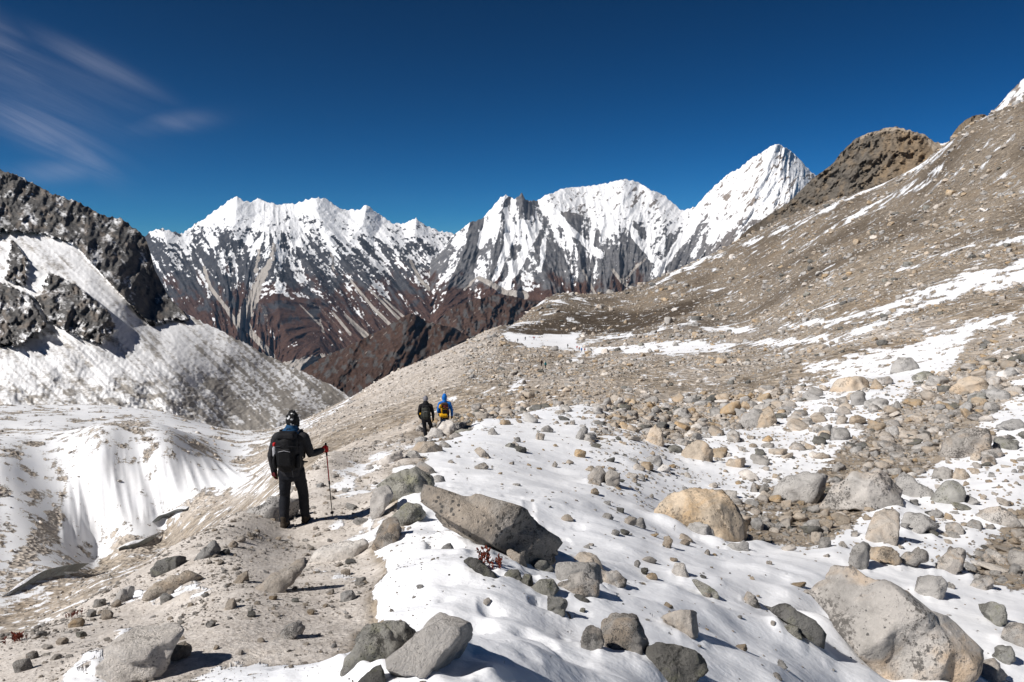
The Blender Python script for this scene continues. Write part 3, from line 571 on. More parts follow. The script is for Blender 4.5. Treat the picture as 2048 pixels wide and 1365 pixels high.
# rock knoll standing behind the right-hand slope
kn_cr = [(1380, 560), (1440, 505), (1470, 485), (1500, 456), (1540, 430), (1580, 402), (1606, 378), (1625, 358), (1645, 345), (1668, 326), (1684, 304), (1698, 290), (1712, 278), (1732, 269), (1768, 258), (1795, 254), (1825, 262), (1848, 270), (1868, 284), (1890, 288), (1915, 277), (1950, 258), (1985, 240), (2020, 222), (2080, 205)]
def kn_shape(U, v, t): return 30 * ridged((U + .3 * v) / 95, (v - .3 * U) / 80, 3, 121) + 9 * ridged((U + .7 * v) / 26, (v - .7 * U) / 44, 5, 124, .6) + 5 * ridged((U - .9 * v) / 14, (v + .9 * U) / 30, 4, 128) + 2 * fbm(U / 5, v / 5, 3, 127) + 40 * np.exp(-((U - 1740) / 60) ** 2 - ((v - 360) / 70) ** 2)
def kn_cover(U, v, t, pos):
    w = 8 * fbm(U / 14, v / 14, 4, 5); wm = sstep(1720, 1830, U + .3 * (v - 320) + 3 * w) * .65 + .35 * sstep(.05, .4, fbm(U / 18, v / 24, 4, 65))
    scr = sstep(1845, 1880, U - .5 * (v - 300) + w) + sstep(9, 2, v - interp(U, kn_cr) + .3 * w) * (U > 1720) + sstep(1795, 1850, U + w) * sstep(330, 350, v + w)
    sn = .95 * sstep(5, 2, v - interp(U, kn_cr) - 0 + .25 * w) * (U > 1880) - .1
    return {'snow': sn, 'scree': np.clip(scr, 0, 1), 'brown': .6 * sstep(1600, 1500, U + w), 'warm': np.clip(wm, 0, 1)}
relief('rock_knoll', 'brown and ochre rock knoll rising behind the right-hand slope', kn_cr, [(1380, 610), (1480, 540), (1600, 480), (1750, 420), (1880, 370), (2080, 300)], [(1380, 1050), (2080, 1000)], [(1380, 930), (1700, 830), (1880, 740), (2080, 640)], 1380, 2080, 360, 150,
       mat_mountain('knoll_rock', (.16, .035), 3.0, (.075, .066, .056), (.21, .185, .155), (.085, .066, .048), (.12, .095, .07), (.40, .335, .265), (.34, .25, .16)), kn_shape, kn_cover, 1, 2.5, 14, 21)
relief('rock_bump', 'small brown rock outcrop on the skyline right of the knoll', [(1900, 275), (1918, 252), (1932, 240), (1950, 231), (1968, 229), (1985, 240), (2000, 250)], [(1900, 300), (2000, 290)], [(1900, 1200), (2000, 1200)], [(1900, 1130), (2000, 1130)], 1900, 2000, 70, 30, bpy.data.materials['knoll_rock'],
       lambda U, v, t: 8 * ridged(U / 20, v / 20, 4, 131), lambda U, v, t, pos: {'snow': v * 0 - .2, 'scree': v * 0, 'brown': v * 0 + .3, 'warm': v * 0 + .45}, 1, 1.5, 9, 4)
relief('snow_peak', 'white rocky peak at the right edge of the sky', [(1960, 260), (1985, 225), (2000, 208), (2015, 190), (2030, 174), (2050, 155), (2100, 110), (2250, 20), (2400, 60)], [(1960, 330), (2400, 330)], [(1960, 4200), (2400, 4200)], [(1960, 3500), (2400, 3500)], 1960, 2400, 120, 90, bpy.data.materials['far_mountain_steep'],
       lambda U, v, t: 60 * ridged((U - .5 * v) / 40, v / 60, 5, 141), lambda U, v, t, pos: {'snow': .62 + .5 * fbm((U + v) / 9, (U - v) / 40, 5, 145), 'scree': v * 0, 'brown': v * 0, 'warm': v * 0 + .8}, 1, 2, 9, 6)
# ------------------------------------------------------------------ boulders and stones
def mat_rock(name, a, b, lichen=.5, ochre=.0, green=.0, grain=.5, dark=(.055, .055, .055)):
    k = NT(name); p = k.obj(); rnd = k.n('ShaderNodeObjectInfo').outputs['Random']
    off = k.n('ShaderNodeVectorMath', operation='ADD'); k.l(p, off.inputs[0]); cx = k.n('ShaderNodeCombineXYZ'); k.l(k.math('MULTIPLY', rnd, 31.0), cx.inputs[0]); k.l(k.math('MULTIPLY', rnd, 17.0), cx.inputs[1]); k.l(cx.outputs[0], off.inputs[1]); p = off.outputs[0]
    n0 = k.noise(p, 1.6, 5, .6, .4); n1 = k.noise(p, 6.5, 7, .68); n2 = k.noise(p, 38, 4, .7)
    col = k.mix(k.rng(n0, .32, .68), a, b)
    if ochre: col = k.mix(k.math('MULTIPLY', k.rng(k.noise(p, 1.9, 4, .6, .8), .52 - .14 * ochre, .62), min(1, ochre)), col, (.47, .31, .16))
    if green: col = k.mix(k.math('MULTIPLY', k.rng(k.noise(p, 3.1, 6, .7), .50, .62), green), col, (.23, .235, .12))
    col = k.mix(k.math('MULTIPLY', k.rng(n1, .5, .66), .5), col, tuple(c * .55 for c in a))
    col = k.mix(k.math('MULTIPLY', k.rng(k.noise(p, 1.35, 7, .72), .49, .66), .75 * min(1, lichen)), col, (.125, .122, .115))
    # crystals and crustose lichen: pepper of many sizes, thick in patches
    pep = k.noise(p, 26, 9, .82); pat = k.noise(p, 2.3, 4, .6, .5)
    th = k.rng(pat, .36, .64, .70 - .02 * lichen, .50 - .04 * lichen)
    col = k.mix(k.math('MULTIPLY', k.rng(k.math('SUBTRACT', pep, th), -.02, .035), .7 + .3 * min(1, lichen)), col, tuple(c * .26 for c in a))
    col = k.mix(k.math('MULTIPLY', k.rng(k.noise(p, 19, 8, .8), .56, .66), .35), col, tuple(min(.8, c * 1.45) for c in a))
    if lichen > .3:
        v = k.vor(p, 27.0); m = k.rng(k.noise(p, 3.1, 3, .6), .45, .62)
        sp = k.rng(k.math('ADD', v, k.rng(pep, .3, .7, -.22, .22)), k.math('MULTIPLY', m, .30), k.math('MULTIPLY_ADD', m, .30, .06), 1.0, 0.0)
        col = k.mix(k.math('MULTIPLY', sp, .85 * min(1.0, lichen)), col, dark)
    br = k.n('ShaderNodeHueSaturation'); k.l(col, br.inputs['Color']); k.l(k.rng(rnd, 0, 1, .86, 1.25), br.inputs['Value']); k.l(k.rng(k.math('FRACT', k.math('MULTIPLY', rnd, 7.3)), 0, 1, .55, 1.25), br.inputs['Saturation'])
    h = k.math('ADD', k.math('MULTIPLY', n1, 1.0), k.math('MULTIPLY', n2, .35)); h = k.math('ADD', h, k.math('MULTIPLY', n0, .6))
    return k.fin(br.outputs[0], .88, k.bump(k.math('ADD', h, k.math('MULTIPLY', pep, .35)), .06, .85), .15)
RM = {'pale': mat_rock('rock_pale', (.68, .625, .565), (.58, .54, .50), .22), 'grey': mat_rock('rock_grey', (.46, .44, .415), (.36, .345, .33), .65), 'dark': mat_rock('rock_dark', (.20, .195, .18), (.125, .12, .115), .6, 0, .35),
      'ochre': mat_rock('rock_ochre', (.50, .43, .35), (.46, .39, .31), .8, .55), 'tan': mat_rock('rock_tan', (.47, .385, .29), (.37, .31, .24), .3, .45), 'green': mat_rock('rock_green', (.37, .36, .325), (.27, .265, .24), .85, 0, .45), 'speck': mat_rock('rock_speckled', (.49, .455, .42), (.39, .37, .345), 1.2, .35),
      'speck2': mat_rock('rock_mossy', (.42, .405, .365), (.30, .29, .265), 1.0, 0, .45),
      'slab': mat_rock('rock_slab', (.39, .355, .315), (.26, .24, .215), 1.0, .2),
      'big': mat_rock('rock_big', (.42, .395, .37), (.32, .305, .29), 1.3, .5),
      'sand': mat_rock('rock_sandstone', (.52, .46, .395), (.42, .375, .325), .1, .2)}
_ico = {}
def ico(sub):
    if sub not in _ico:
        bm = bmesh.new(); bmesh.ops.create_icosphere(bm, subdivisions=sub, radius=1.0); bm.verts.ensure_lookup_table()
        _ico[sub] = (np.array([v.co[:] for v in bm.verts]), np.array([[v.index for v in f.verts] for f in bm.faces])); bm.free()
    return _ico[sub]
def n3(p, f, seed):
    x, y, z = p[:, 0] * f, p[:, 1] * f, p[:, 2] * f
    return (perlin(x + .7 * z, y - .4 * z, seed) + perlin(y + 3.1 + .3 * x, z + .6 * x, seed + 5) + perlin(z - .5 * y, x + 5.7, seed + 9)) / 2
def cut_body(dirs, planes, k=16.0, rough=.03, seed=0, jag=.45):
    """convex stone bounded by planes (normal, offset), edges worn round, surface roughened"""
    nn = np.array([p[0] for p in planes], float); nn /= np.linalg.norm(nn, axis=1, keepdims=True); hh = np.array([p[1] for p in planes], float)
    c = dirs @ nn.T; r = np.where(c > .02, hh / np.maximum(c, .02), 1e5)
    rm = r.min(1, keepdims=True); r = (rm - np.log(np.exp(-np.clip((r - rm) / rm * k, 0, 40)).sum(1, keepdims=True)) / k * rm)[:, 0]
    # chips: corners and bulges knocked off as small flat facets
    rc = np.random.default_rng(seed + 4321); rr_ = np.where(c > .02, hh / np.maximum(c, .02), 1e5); o2 = np.argsort(rr_, 1)[:, :2]; ar = np.arange(len(dirs))
    near = np.nonzero(rr_[ar, o2[:, 1]] < 1.10 * rr_[ar, o2[:, 0]])[0]
    for i_ in (rc.choice(near, 26) if len(near) else []):
        n_ = nn[o2[i_, 0]] * rc.uniform(.7, 1.3) + nn[o2[i_, 1]] + rc.normal(0, .10, 3); n_ /= np.linalg.norm(n_); h_ = r[i_] * (dirs[i_] @ n_) * rc.uniform(.90, .985)
        if h_ <= 0: continue
        c_ = dirs @ n_; r = np.where(c_ > .02, np.minimum(r, h_ / np.maximum(c_, .02)), r)
    v = dirs * r[:, None]; s = float(np.abs(v).max())
    d = rough * (.45 * n3(v / s, 2.2, seed) + .45 * n3(v / s, 5.0, seed + 20) + .35 * n3(v / s, 11.0, seed + 40) + .22 * n3(v / s, 23.0, seed + 60))
    # joints: the stone breaks in ledges along two sets of planes
    rg = np.random.default_rng(seed + 1234); q = v / s; wob = .10 * n3(q, 1.8, seed + 70)
    for m_, ja in ((rg.uniform(1.7, 2.4), 1.0), (rg.uniform(3.0, 4.2), .8)):
        n_ = rg.normal(size=3); n_ /= np.linalg.norm(n_); tt = (q @ n_ + wob) * m_ + rg.uniform(0, 1); fr = tt - np.floor(tt); q = q + n_[None] * ((sstep(.38, .62, fr) - fr) / m_ * jag * ja)[:, None]
    v = q * s
    cre = np.abs(n3(v / s, 1.5, seed + 80)); cr2 = np.abs(n3(v / s, 3.6, seed + 90)); d = d - rough * (1.5 * sstep(.16, 0, cre) + .7 * sstep(.10, 0, cr2)) + rough * .8 * sstep(.1, .5, n3(v / s, 1.1, seed + 95))
    return v * (1 + d[:, None])
def rand_planes(rng, n=13, lo=.56, hi=1.0):
    pl = []
    for _ in range(n):
        v = rng.normal(size=3); v /= np.linalg.norm(v); pl.append((v, rng.uniform(lo, hi)))
    for ax in np.eye(3): pl += [(ax, rng.uniform(.85, 1)), (-ax, rng.uniform(.85, 1))]
    return pl
NB = [0]
def make_obj(name, v, f, mat, loc, scale, label, cat, group=None, M3=None):
    o = mesh_np(name, v, f, mat, True); o.location = loc; o.scale = (scale,) * 3
    return tag(o, label, cat, group)
def hull(pts):
    pts = sorted(set(map(tuple, pts))); 
    def half(ps):
        h = []
        for p in ps:
            while len(h) > 1 and (h[-1][0] - h[-2][0]) * (p[1] - h[-2][1]) - (h[-1][1] - h[-2][1]) * (p[0] - h[-2][0]) <= 0: h.pop()
            h.append(p)
        return h
    a, b = half(pts), half(pts[::-1]); return a[:-1] + b[:-1]
def boulder(label, mat, outlines, thick=.8, seed=None, sub=4, sink=.22, rough=.035, k=110.0, name='boulder', dofs=None, group=None, vb=None, front=None, flat=False):
    """a boulder whose outline, seen from the path, is the traced one; it has its own distance, size and depth"""
    NB[0] += 1; seed = seed or NB[0] * 7 + 3; rng = np.random.default_rng(seed)
    allp = np.array([p for o in outlines for p in o], float); u0, u1 = allp[:, 0].min(), allp[:, 0].max(); v1 = allp[:, 1].max()
    um = (u0 + u1) / 2; w = P(um, v1, DFIX[label]) if label in DFIX else hit(um, (vb or v1) - 3)
    if w is None: w = P(um, v1, 12.)
    D = w[1]; mpp = D / FPX
    size = (u1 - u0) * mpp; parts_v, parts_f, off = [], [], 0
    dirs, faces = ico(sub)
    for oi, ol in enumerate(outlines):
        ol = np.array(ol, float); cu, cv = ol[:, 0].mean(), ol[:, 1].mean()
        ww, hh_ = np.ptp(ol[:, 0]), np.ptp(ol[:, 1])
        ol2 = ol.copy(); low = ol[:, 1] > cv + .22 * hh_; ol2[low, 1] += sink * hh_ + 2           # the part under the snow
        hp = hull([(p[0] - cu, -(p[1] - cv)) for p in ol2])
        planes = []
        for i in range(len(hp)):
            (x0, z0), (x1, z1) = hp[i], hp[(i + 1) % len(hp)]; n = np.array([z1 - z0, 0, -(x1 - x0)], float); L_ = np.linalg.norm(n)
            if L_ < 1e-6: continue
            n /= L_; h = n[0] * x0 + n[2] * z0; n[1] = (rng.uniform(-.35, .25) if n[2] < .3 else rng.uniform(-.10, .35)) if not flat else rng.uniform(.1, .4); planes.append((n, abs(h) * math.sqrt(1 + n[1] ** 2) * 1.0))
        tk = thick * min(ww, 1.6 * hh_) * .5
        for fx, fz, q in (front or [(rng.uniform(-.4, .05), 1.0, .86), (rng.uniform(-.75, -.4), rng.uniform(.4, .8), .88), (rng.uniform(.45, .85), rng.uniform(.0, .35), .97), (rng.uniform(-.25, .2), rng.uniform(1.2, 2.0), .84), (rng.uniform(-.3, .3), -.15, 1.05)]):
            n = np.array([fx, -1, fz]); n /= np.linalg.norm(n); planes.append((n, tk * q * (1 + .25 * (abs(fx) + abs(fz)) * max(ww, hh_) / max(tk * 2, 1) * .4)))
        if flat: planes += [((0, -1, -.05), tk * 1.5), ((0, -.5, -1), hh_ * .8), ((.6, -1, 0), tk * 1.6), ((-.6, -1, 0), tk * 1.6)]
        for _ in range(4):
            n = np.array([rng.uniform(-.6, .6), 1, rng.uniform(-.3, .8)]); n /= np.linalg.norm(n); planes.append((n, tk * rng.uniform(.95, 1.25)))
        v = cut_body(dirs, planes, k, rough, seed + oi)
        v = v * mpp                                            # metres: x right, y away, z up in the view
        ctr = P(cu, cv, D + (dofs[oi] * size if dofs else 0)); fw = ctr / np.linalg.norm(ctr)
        rt = np.array([fw[1], -fw[0], 0]); rt /= np.linalg.norm(rt); up = np.cross(rt, fw)
        wv = ctr + v[:, :1] * rt + v[:, 1:2] * fw + v[:, 2:3] * up + fw * tk * mpp * .9
        parts_v.append(wv); parts_f.append(faces + off); off += len(wv)
    V = np.concatenate(parts_v); F = np.concatenate(parts_f)
    loc = np.array([V[:, 0].mean(), V[:, 1].mean(), V[:, 2].min()]); 
    return make_obj(name, (V - loc) / size, F, RM[mat], loc, size, label, 'boulder' if name == 'boulder' else 'rock', group)

DFIX = {'pale boulder at the feet of the hiker in black': 30.6, 'pale boulder hiding the legs of the hiker in blue': 31.2, 'cracked brown-green rock right of the hiker in blue': 30.5}
HERO = [
 ('large dark-sided slab half buried in snow on the ridge, centre of the picture', 'slab', [[(838, 972), (860, 954), (920, 960), (1000, 984), (1060, 1008), (1115, 1048), (1158, 1080), (1150, 1098), (1095, 1112), (1060, 1114), (985, 1062), (900, 1022), (845, 1010)]], .62, [(.72, -.12, .62), (.45, -.3, .70), (-.15, 1.1, .72), (-.4, .7, .95), (-.1, 2.2, .7)]),
 ('pale rounded boulder at the bottom edge, resting on a greenish one', 'pale', [[(770, 1300), (820, 1248), (850, 1224), (880, 1216), (930, 1232), (978, 1258), (970, 1278), (930, 1310), (900, 1345), (850, 1345), (800, 1330)]], .8, [(-.15, 1.5, .66), (-.6, .9, .85), (-.2, .5, .95), (.6, .1, 1.05)]),
 ('grey-green lichened boulder under the pale one at the bottom edge', 'speck2', [[(686, 1332), (705, 1290), (725, 1257), (760, 1243), (830, 1250), (840, 1300), (760, 1335)]], .8),
 ('biggest boulder, ochre at its top left, at the lower right', 'big', [[(1630, 1225), (1648, 1155), (1664, 1127), (1692, 1128), (1745, 1148), (1800, 1164), (1860, 1186), (1910, 1213), (1952, 1242), (1960, 1290), (1937, 1332), (1900, 1364), (1840, 1364), (1700, 1282)]], .62, [(-.1, .30, .86), (-.6, .25, .86), (.55, -.05, .86), (.1, 1.0, .80), (-.3, 1.3, .86), (.25, -.5, .95)]),
 ('upright ochre-edged block stacked on a flatter stone', 'ochre', [[(1727, 1088), (1745, 1035), (1755, 1019), (1790, 1015), (1803, 1022), (1804, 1070), (1800, 1092), (1760, 1092)]], .8),
 ('flat rust-stained stone under the upright block', 'ochre', [[(1702, 1122), (1735, 1096), (1800, 1091), (1806, 1110), (1795, 1125), (1765, 1128), (1730, 1122)]], .8),
 ('grey broken stone left of the rust-stained flat stone', 'grey', [[(1698, 1128), (1702, 1100), (1716, 1078), (1735, 1085), (1738, 1110), (1735, 1140), (1710, 1138)]], .8),
 ('wide ochre and grey boulder in the middle of the snowfield', 'ochre', [[(1302, 1030), (1335, 987), (1385, 978), (1448, 977), (1474, 1010), (1492, 1060), (1488, 1075), (1450, 1074), (1400, 1062), (1330, 1062)]], .7),
 ('small pale stone leaning on the front of the wide ochre boulder', 'grey', [[(1370, 1075), (1374, 1050), (1392, 1042), (1425, 1055), (1431, 1076), (1405, 1082)]], .9),
 ('triangular boulder with an ochre face on the snowfield', 'speck', [[(1640, 1012), (1660, 985), (1700, 965), (1735, 935), (1755, 929), (1775, 950), (1816, 990), (1785, 1008), (1720, 1020), (1650, 1026)]], .6),
 ('rounded grey boulder left of the triangular one', 'grey', [[(1549, 988), (1575, 956), (1610, 940), (1650, 944), (1654, 962), (1630, 1000), (1600, 1010), (1560, 1006)]], .8),
 ('smooth grey boulder right of the triangular one', 'grey', [[(1788, 985), (1796, 955), (1818, 942), (1840, 955), (1872, 975), (1870, 995), (1840, 1000), (1805, 996)]], .9),
 ('dark green boulder carrying two small stones', 'green', [[(1860, 995), (1870, 970), (1885, 958), (1915, 960), (1930, 985), (1920, 1006), (1880, 1010)]], .9),
 ('left of two small stones on the dark green boulder', 'grey', [[(1868, 958), (1870, 940), (1885, 934), (1904, 937), (1906, 957), (1888, 962)]], .9),
 ('right of two small stones on the dark green boulder', 'tan', [[(1906, 955), (1912, 937), (1926, 937), (1937, 950), (1928, 963), (1912, 962)]], .9),
 ('big smooth beige boulder by the right edge, upslope', 'speck', [[(1884, 917), (1890, 886), (1930, 858), (1965, 853), (1978, 878), (1979, 912), (1930, 921)]], .8),
 ('tall pointed grey stone standing in the snow at right', 'speck', [[(1874, 1140), (1885, 1110), (1905, 1087), (1922, 1092), (1925, 1125), (1905, 1149), (1885, 1148)]], .8),
 ('brown boulder with a dark hollow under it, mid snowfield', 'tan', [[(1357, 926), (1372, 892), (1400, 884), (1425, 900), (1422, 918), (1385, 922)]], .8),
 ('left half of the split rock at the foot of the snow slope', 'sand', [[(1170, 962), (1185, 936), (1200, 927), (1211, 945), (1207, 964), (1185, 968)]], .9),
 ('right half of the split rock at the foot of the snow slope', 'sand', [[(1208, 948), (1225, 934), (1241, 950), (1236, 970), (1220, 978), (1208, 966)]], .9),
 ('pale cracked slab embedded in the gravel at the bottom left', 'pale', [[(196, 1345), (225, 1272), (260, 1240), (315, 1225), (355, 1246), (371, 1275), (362, 1292), (300, 1330), (240, 1350)]], .6, [(-.2, 2.4, .34), (-.35, 1.5, .6), (.1, 1.6, .55)], 1),
 ('flat slab with an orange top beside the gravel path', 'ochre', [[(273, 1172), (330, 1146), (375, 1137), (405, 1150), (410, 1166), (350, 1174), (300, 1187), (275, 1187)]], .8, [(-.1, 1.8, .5), (.2, .1, .95), (-.4, .8, .9)]),
 ('small cream block left of the orange-topped slab', 'pale', [[(223, 1200), (240, 1180), (265, 1174), (267, 1190), (240, 1207)]], .9),
 ('dark flat slab behind the orange-topped one', 'dark', [[(305, 1130), (320, 1115), (380, 1115), (392, 1122), (350, 1140), (315, 1142)]], .7),
 ('grey sharp stone above the path, left of the walker', 'grey', [[(388, 1112), (410, 1090), (430, 1080), (438, 1095), (430, 1112), (400, 1118)]], .9),
 ('black-spotted boulder behind the near hiker\'s legs', 'speck', [[(478, 1042), (500, 1005), (540, 992), (600, 998), (607, 1020), (580, 1032), (520, 1040)]], .6),
 ('long pale slab lying across the path below the hiker', 'pale', [[(605, 1122), (640, 1090), (690, 1078), (735, 1084), (743, 1100), (700, 1115), (640, 1122)]], .7, [(-.2, 2.2, .34), (-.4, 1.4, .6), (.2, 1.2, .7)], 1),
 ('tan stone wedge lying in the path gravel', 'sand', [[(510, 1185), (520, 1160), (560, 1130), (615, 1105), (630, 1112), (570, 1150), (530, 1188)]], .6, [(-.3, 2.2, .34), (-.4, 1.4, .6), (.2, 1.2, .7)], 1),
 ('grey-green rounded boulder on the ridge crest', 'green', [[(758, 972), (785, 946), (830, 935), (870, 950), (876, 962), (840, 976), (815, 1000), (780, 997)]], .7),
 ('pale boulder with a dark hole beside the trail', 'pale', [[(735, 1008), (750, 976), (775, 970), (791, 990), (775, 1010), (745, 1036)]], .8),
 ('speckled yellowish boulder left of the large slab', 'green', [[(784, 1032), (810, 1008), (840, 1014), (852, 1036), (810, 1052)]], .8),
 ('pale boulder left of the snow mound, by the path', 'speck', [[(744, 1080), (760, 1045), (790, 1030), (806, 1060), (792, 1091), (752, 1092)]], .8),
 ('beige wedge-shaped boulder on the crest in front of the slab', 'speck', [[(818, 941), (840, 920), (860, 930), (881, 948), (866, 953)]], .8),
 ('long pale boulder on the trail edge below the two walkers', 'pale', [[(754, 921), (775, 908), (806, 899), (812, 910), (782, 925), (765, 929)]], .8),
 ('small grey block on the trail edge below the two walkers', 'grey', [[(810, 918), (814, 904), (832, 902), (842, 912), (836, 920)]], .9),
 ('pale boulder at the feet of the hiker in black', 'pale', [[(838, 893), (855, 868), (870, 854), (885, 860), (884, 885), (865, 893)]], .8),
 ('flat peach-coloured stone below the hiker in black', 'sand', [[(812, 905), (830, 888), (860, 884), (890, 900), (888, 909), (850, 908)]], .8),
 ('pale boulder hiding the legs of the hiker in blue', 'pale', [[(868, 868), (878, 845), (893, 834), (906, 842), (912, 862), (900, 878), (882, 880)]], .8),
 ('cracked brown-green rock right of the hiker in blue', 'green', [[(905, 875), (912, 848), (940, 856), (955, 878), (973, 902), (950, 903), (925, 888)]], .7),
 ('flat orange-brown stone at the top of the snow slope', 'tan', [[(943, 898), (960, 894), (980, 912), (978, 921), (960, 912)]], .7),
 ('lichened block below the slab, leftmost of the cluster', 'green', [[(1050, 1140), (1058, 1122), (1090, 1120), (1110, 1138), (1090, 1146)]], .8),
 ('grey block in the rock cluster below the large slab', 'grey', [[(1112, 1150), (1120, 1125), (1160, 1120), (1200, 1130), (1205, 1160), (1170, 1172), (1130, 1165)]], .8),
 ('front boulder of the rock cluster below the large slab', 'speck', [[(1108, 1170), (1130, 1150), (1180, 1152), (1203, 1165), (1198, 1185), (1165, 1192), (1120, 1182)]], .8),
 ('right-hand rock of the cluster below the large slab', 'speck', [[(1178, 1165), (1195, 1142), (1235, 1142), (1266, 1165), (1230, 1172), (1200, 1174)]], .8),
 ('cream stone with a snow cap behind the rock cluster', 'sand', [[(1140, 1125), (1160, 1104), (1190, 1110), (1206, 1135), (1170, 1135)]], .8),
 ('flat dark rock poking out of the snow mound', 'dark', [[(918, 1118), (945, 1114), (975, 1130), (1000, 1152), (965, 1146), (935, 1134)]], .6),
 ('brown rib of rock under the left end of the slab', 'sand', [[(1010, 1102), (1022, 1098), (1050, 1118), (1053, 1133), (1038, 1132)]], .8),
 ('small mossy stone left of the pair below the slab', 'green', [[(1008, 1150), (1018, 1139), (1035, 1140), (1043, 1156), (1025, 1160)]], .9),
 ('small mossy stone right of the pair below the slab', 'green', [[(1040, 1165), (1050, 1147), (1062, 1148), (1066, 1168), (1052, 1174)]], .9),
 ('mossy speckled rock lower in the snow hollow', 'green', [[(1055, 1180), (1075, 1162), (1105, 1160), (1120, 1180), (1100, 1192), (1070, 1190)]], .8),
 ('greenest upright stone casting a shadow on the snow', 'green', [[(1090, 1205), (1095, 1190), (1125, 1193), (1135, 1205), (1125, 1228), (1105, 1228)]], .9),
 ('small dark stone low in the snow right of the green one', 'dark', [[(1145, 1197), (1155, 1188), (1172, 1195), (1186, 1208), (1165, 1208)]], .7),
 ('round speckled boulder right of centre at the bottom', 'speck', [[(1196, 1262), (1205, 1232), (1235, 1224), (1275, 1235), (1299, 1280), (1280, 1306), (1230, 1301), (1205, 1287)]], .85),
 ('smaller stone against the left of the round speckled boulder', 'speck', [[(1158, 1290), (1168, 1260), (1185, 1248), (1203, 1260), (1210, 1285), (1190, 1302), (1165, 1300)]], .9),
 ('wide dark flat boulder at the bottom edge', 'dark', [[(1248, 1322), (1290, 1293), (1360, 1290), (1415, 1310), (1421, 1336), (1360, 1356), (1290, 1346)]], .7),
 ('long dark ledge of rock left of the biggest boulder', 'dark', [[(1525, 1213), (1580, 1217), (1630, 1240), (1660, 1271), (1620, 1265), (1560, 1236)]], .5),
 ('pinkish stone alone on the open snow slope', 'sand', [[(1318, 1238), (1355, 1219), (1390, 1219), (1396, 1266), (1365, 1255)]], .8),
 ('small pointed stone left of the dark ledge', 'speck', [[(1487, 1210), (1494, 1182), (1512, 1195), (1527, 1218), (1505, 1218)]], .8),
 ('pale cone-shaped stone on the snow slope', 'pale', [[(1338, 1150), (1350, 1127), (1368, 1126), (1382, 1150), (1360, 1156)]], .8),
 ('slanting lichened stone below the cone-shaped one', 'green', [[(1372, 1152), (1395, 1160), (1430, 1180), (1440, 1195), (1410, 1185)]], .6),
 ('small upright stone with a long shadow on the slope', 'tan', [[(1325, 1095), (1328, 1072), (1338, 1070), (1345, 1085), (1340, 1099)]], .9),
 ('flat stone in front of the wide ochre boulder', 'grey', [[(1440, 1103), (1450, 1092), (1490, 1084), (1506, 1096), (1490, 1105)]], .8),
 ('pale grey boulder above the biggest boulder', 'grey', [[(1825, 1172), (1845, 1152), (1880, 1149), (1893, 1175), (1870, 1196), (1842, 1190)]], .8),
 ('lying stone right of the rust-stained flat stone', 'speck', [[(1772, 1135), (1800, 1115), (1830, 1098), (1855, 1097), (1855, 1115), (1800, 1135)]], .7),
 ('jagged grey boulder right of the upright block', 'grey', [[(1806, 1060), (1812, 1030), (1840, 1022), (1875, 1045), (1850, 1055), (1830, 1070)]], .8),
 ('flat-topped brown boulder by the right edge', 'speck', [[(1953, 1038), (1980, 1015), (2008, 1012), (2042, 1040), (1998, 1050)]], .8),
 ('brown boulder high on the right, shaped like a loaf', 'tan', [[(1659, 782), (1674, 763), (1720, 751), (1739, 765), (1735, 779), (1680, 786)]], .8),
 ('bright ochre boulder among grey rocks upslope', 'tan', [[(1507, 856), (1520, 822), (1535, 808), (1552, 830), (1556, 846), (1530, 857)]], .8),
 ('grey boulder against the left of the bright ochre one', 'grey', [[(1475, 855), (1488, 830), (1510, 815), (1524, 820), (1515, 850), (1490, 860)]], .8),
 ('big grey boulder high on the right slope', 'grey', [[(1784, 742), (1790, 722), (1810, 713), (1832, 722), (1838, 738), (1810, 746)]], .8),
 ('brown overhanging boulder high on the right', 'tan', [[(1905, 782), (1925, 758), (1960, 750), (1976, 765), (1970, 780), (1930, 790)]], .8),
 ('tan cone-shaped boulder on the upper snowfield', 'tan', [[(1428, 835), (1445, 812), (1475, 803), (1484, 818), (1470, 832)]], .8),
 ('pale pointed boulder at the head of the trough', 'sand', [[(1285, 888), (1300, 862), (1312, 846), (1330, 875), (1320, 892)]], .8),
 ('lichened rock patch left of the biggest boulder', 'green', [[(1565, 1262), (1575, 1250), (1595, 1252), (1606, 1270), (1590, 1275)]], .7),
 ('grey-green stone in the shaded gap right of the biggest boulder', 'green', [[(1988, 1322), (1995, 1292), (2015, 1288), (2030, 1305), (2020, 1328)]], .9),
 ('brown stone at the bottom right corner', 'sand', [[(1957, 1362), (1965, 1325), (1985, 1312), (2004, 1335), (1995, 1365)]], .9),
 ('boulder cut by the right edge, right of the biggest one', 'speck', [[(2004, 1285), (2012, 1252), (2045, 1245), (2075, 1265), (2070, 1290), (2030, 1296)]], .8),
 ('jagged green-grey stone right of the biggest boulder', 'green', [[(1955, 1220), (1975, 1207), (2005, 1209), (2014, 1230), (2000, 1252), (1980, 1240)]], .8),
 ('spotted upright stone on the right snow', 'speck', [[(1945, 1178), (1948, 1155), (1975, 1147), (1988, 1158), (1965, 1183)]], .8),
 ('leaning long stone near the right edge', 'speck', [[(1970, 1108), (1980, 1098), (2000, 1108), (2020, 1128), (2008, 1133), (1990, 1122)]], .8),
 ('stone cut by the right edge, above the leaning one', 'grey', [[(2020, 1130), (2024, 1105), (2048, 1100), (2080, 1115), (2075, 1140), (2040, 1142)]], .8),
 ('dark stone rim at the bottom edge left of the pale boulder', 'dark', [[(705, 1372), (725, 1345), (765, 1330), (778, 1352), (765, 1380), (720, 1385)]], .8),
 ('upright shadowed stone on the path gravel', 'grey', [[(680, 1200), (682, 1182), (705, 1178), (714, 1195), (705, 1205)]], .9),
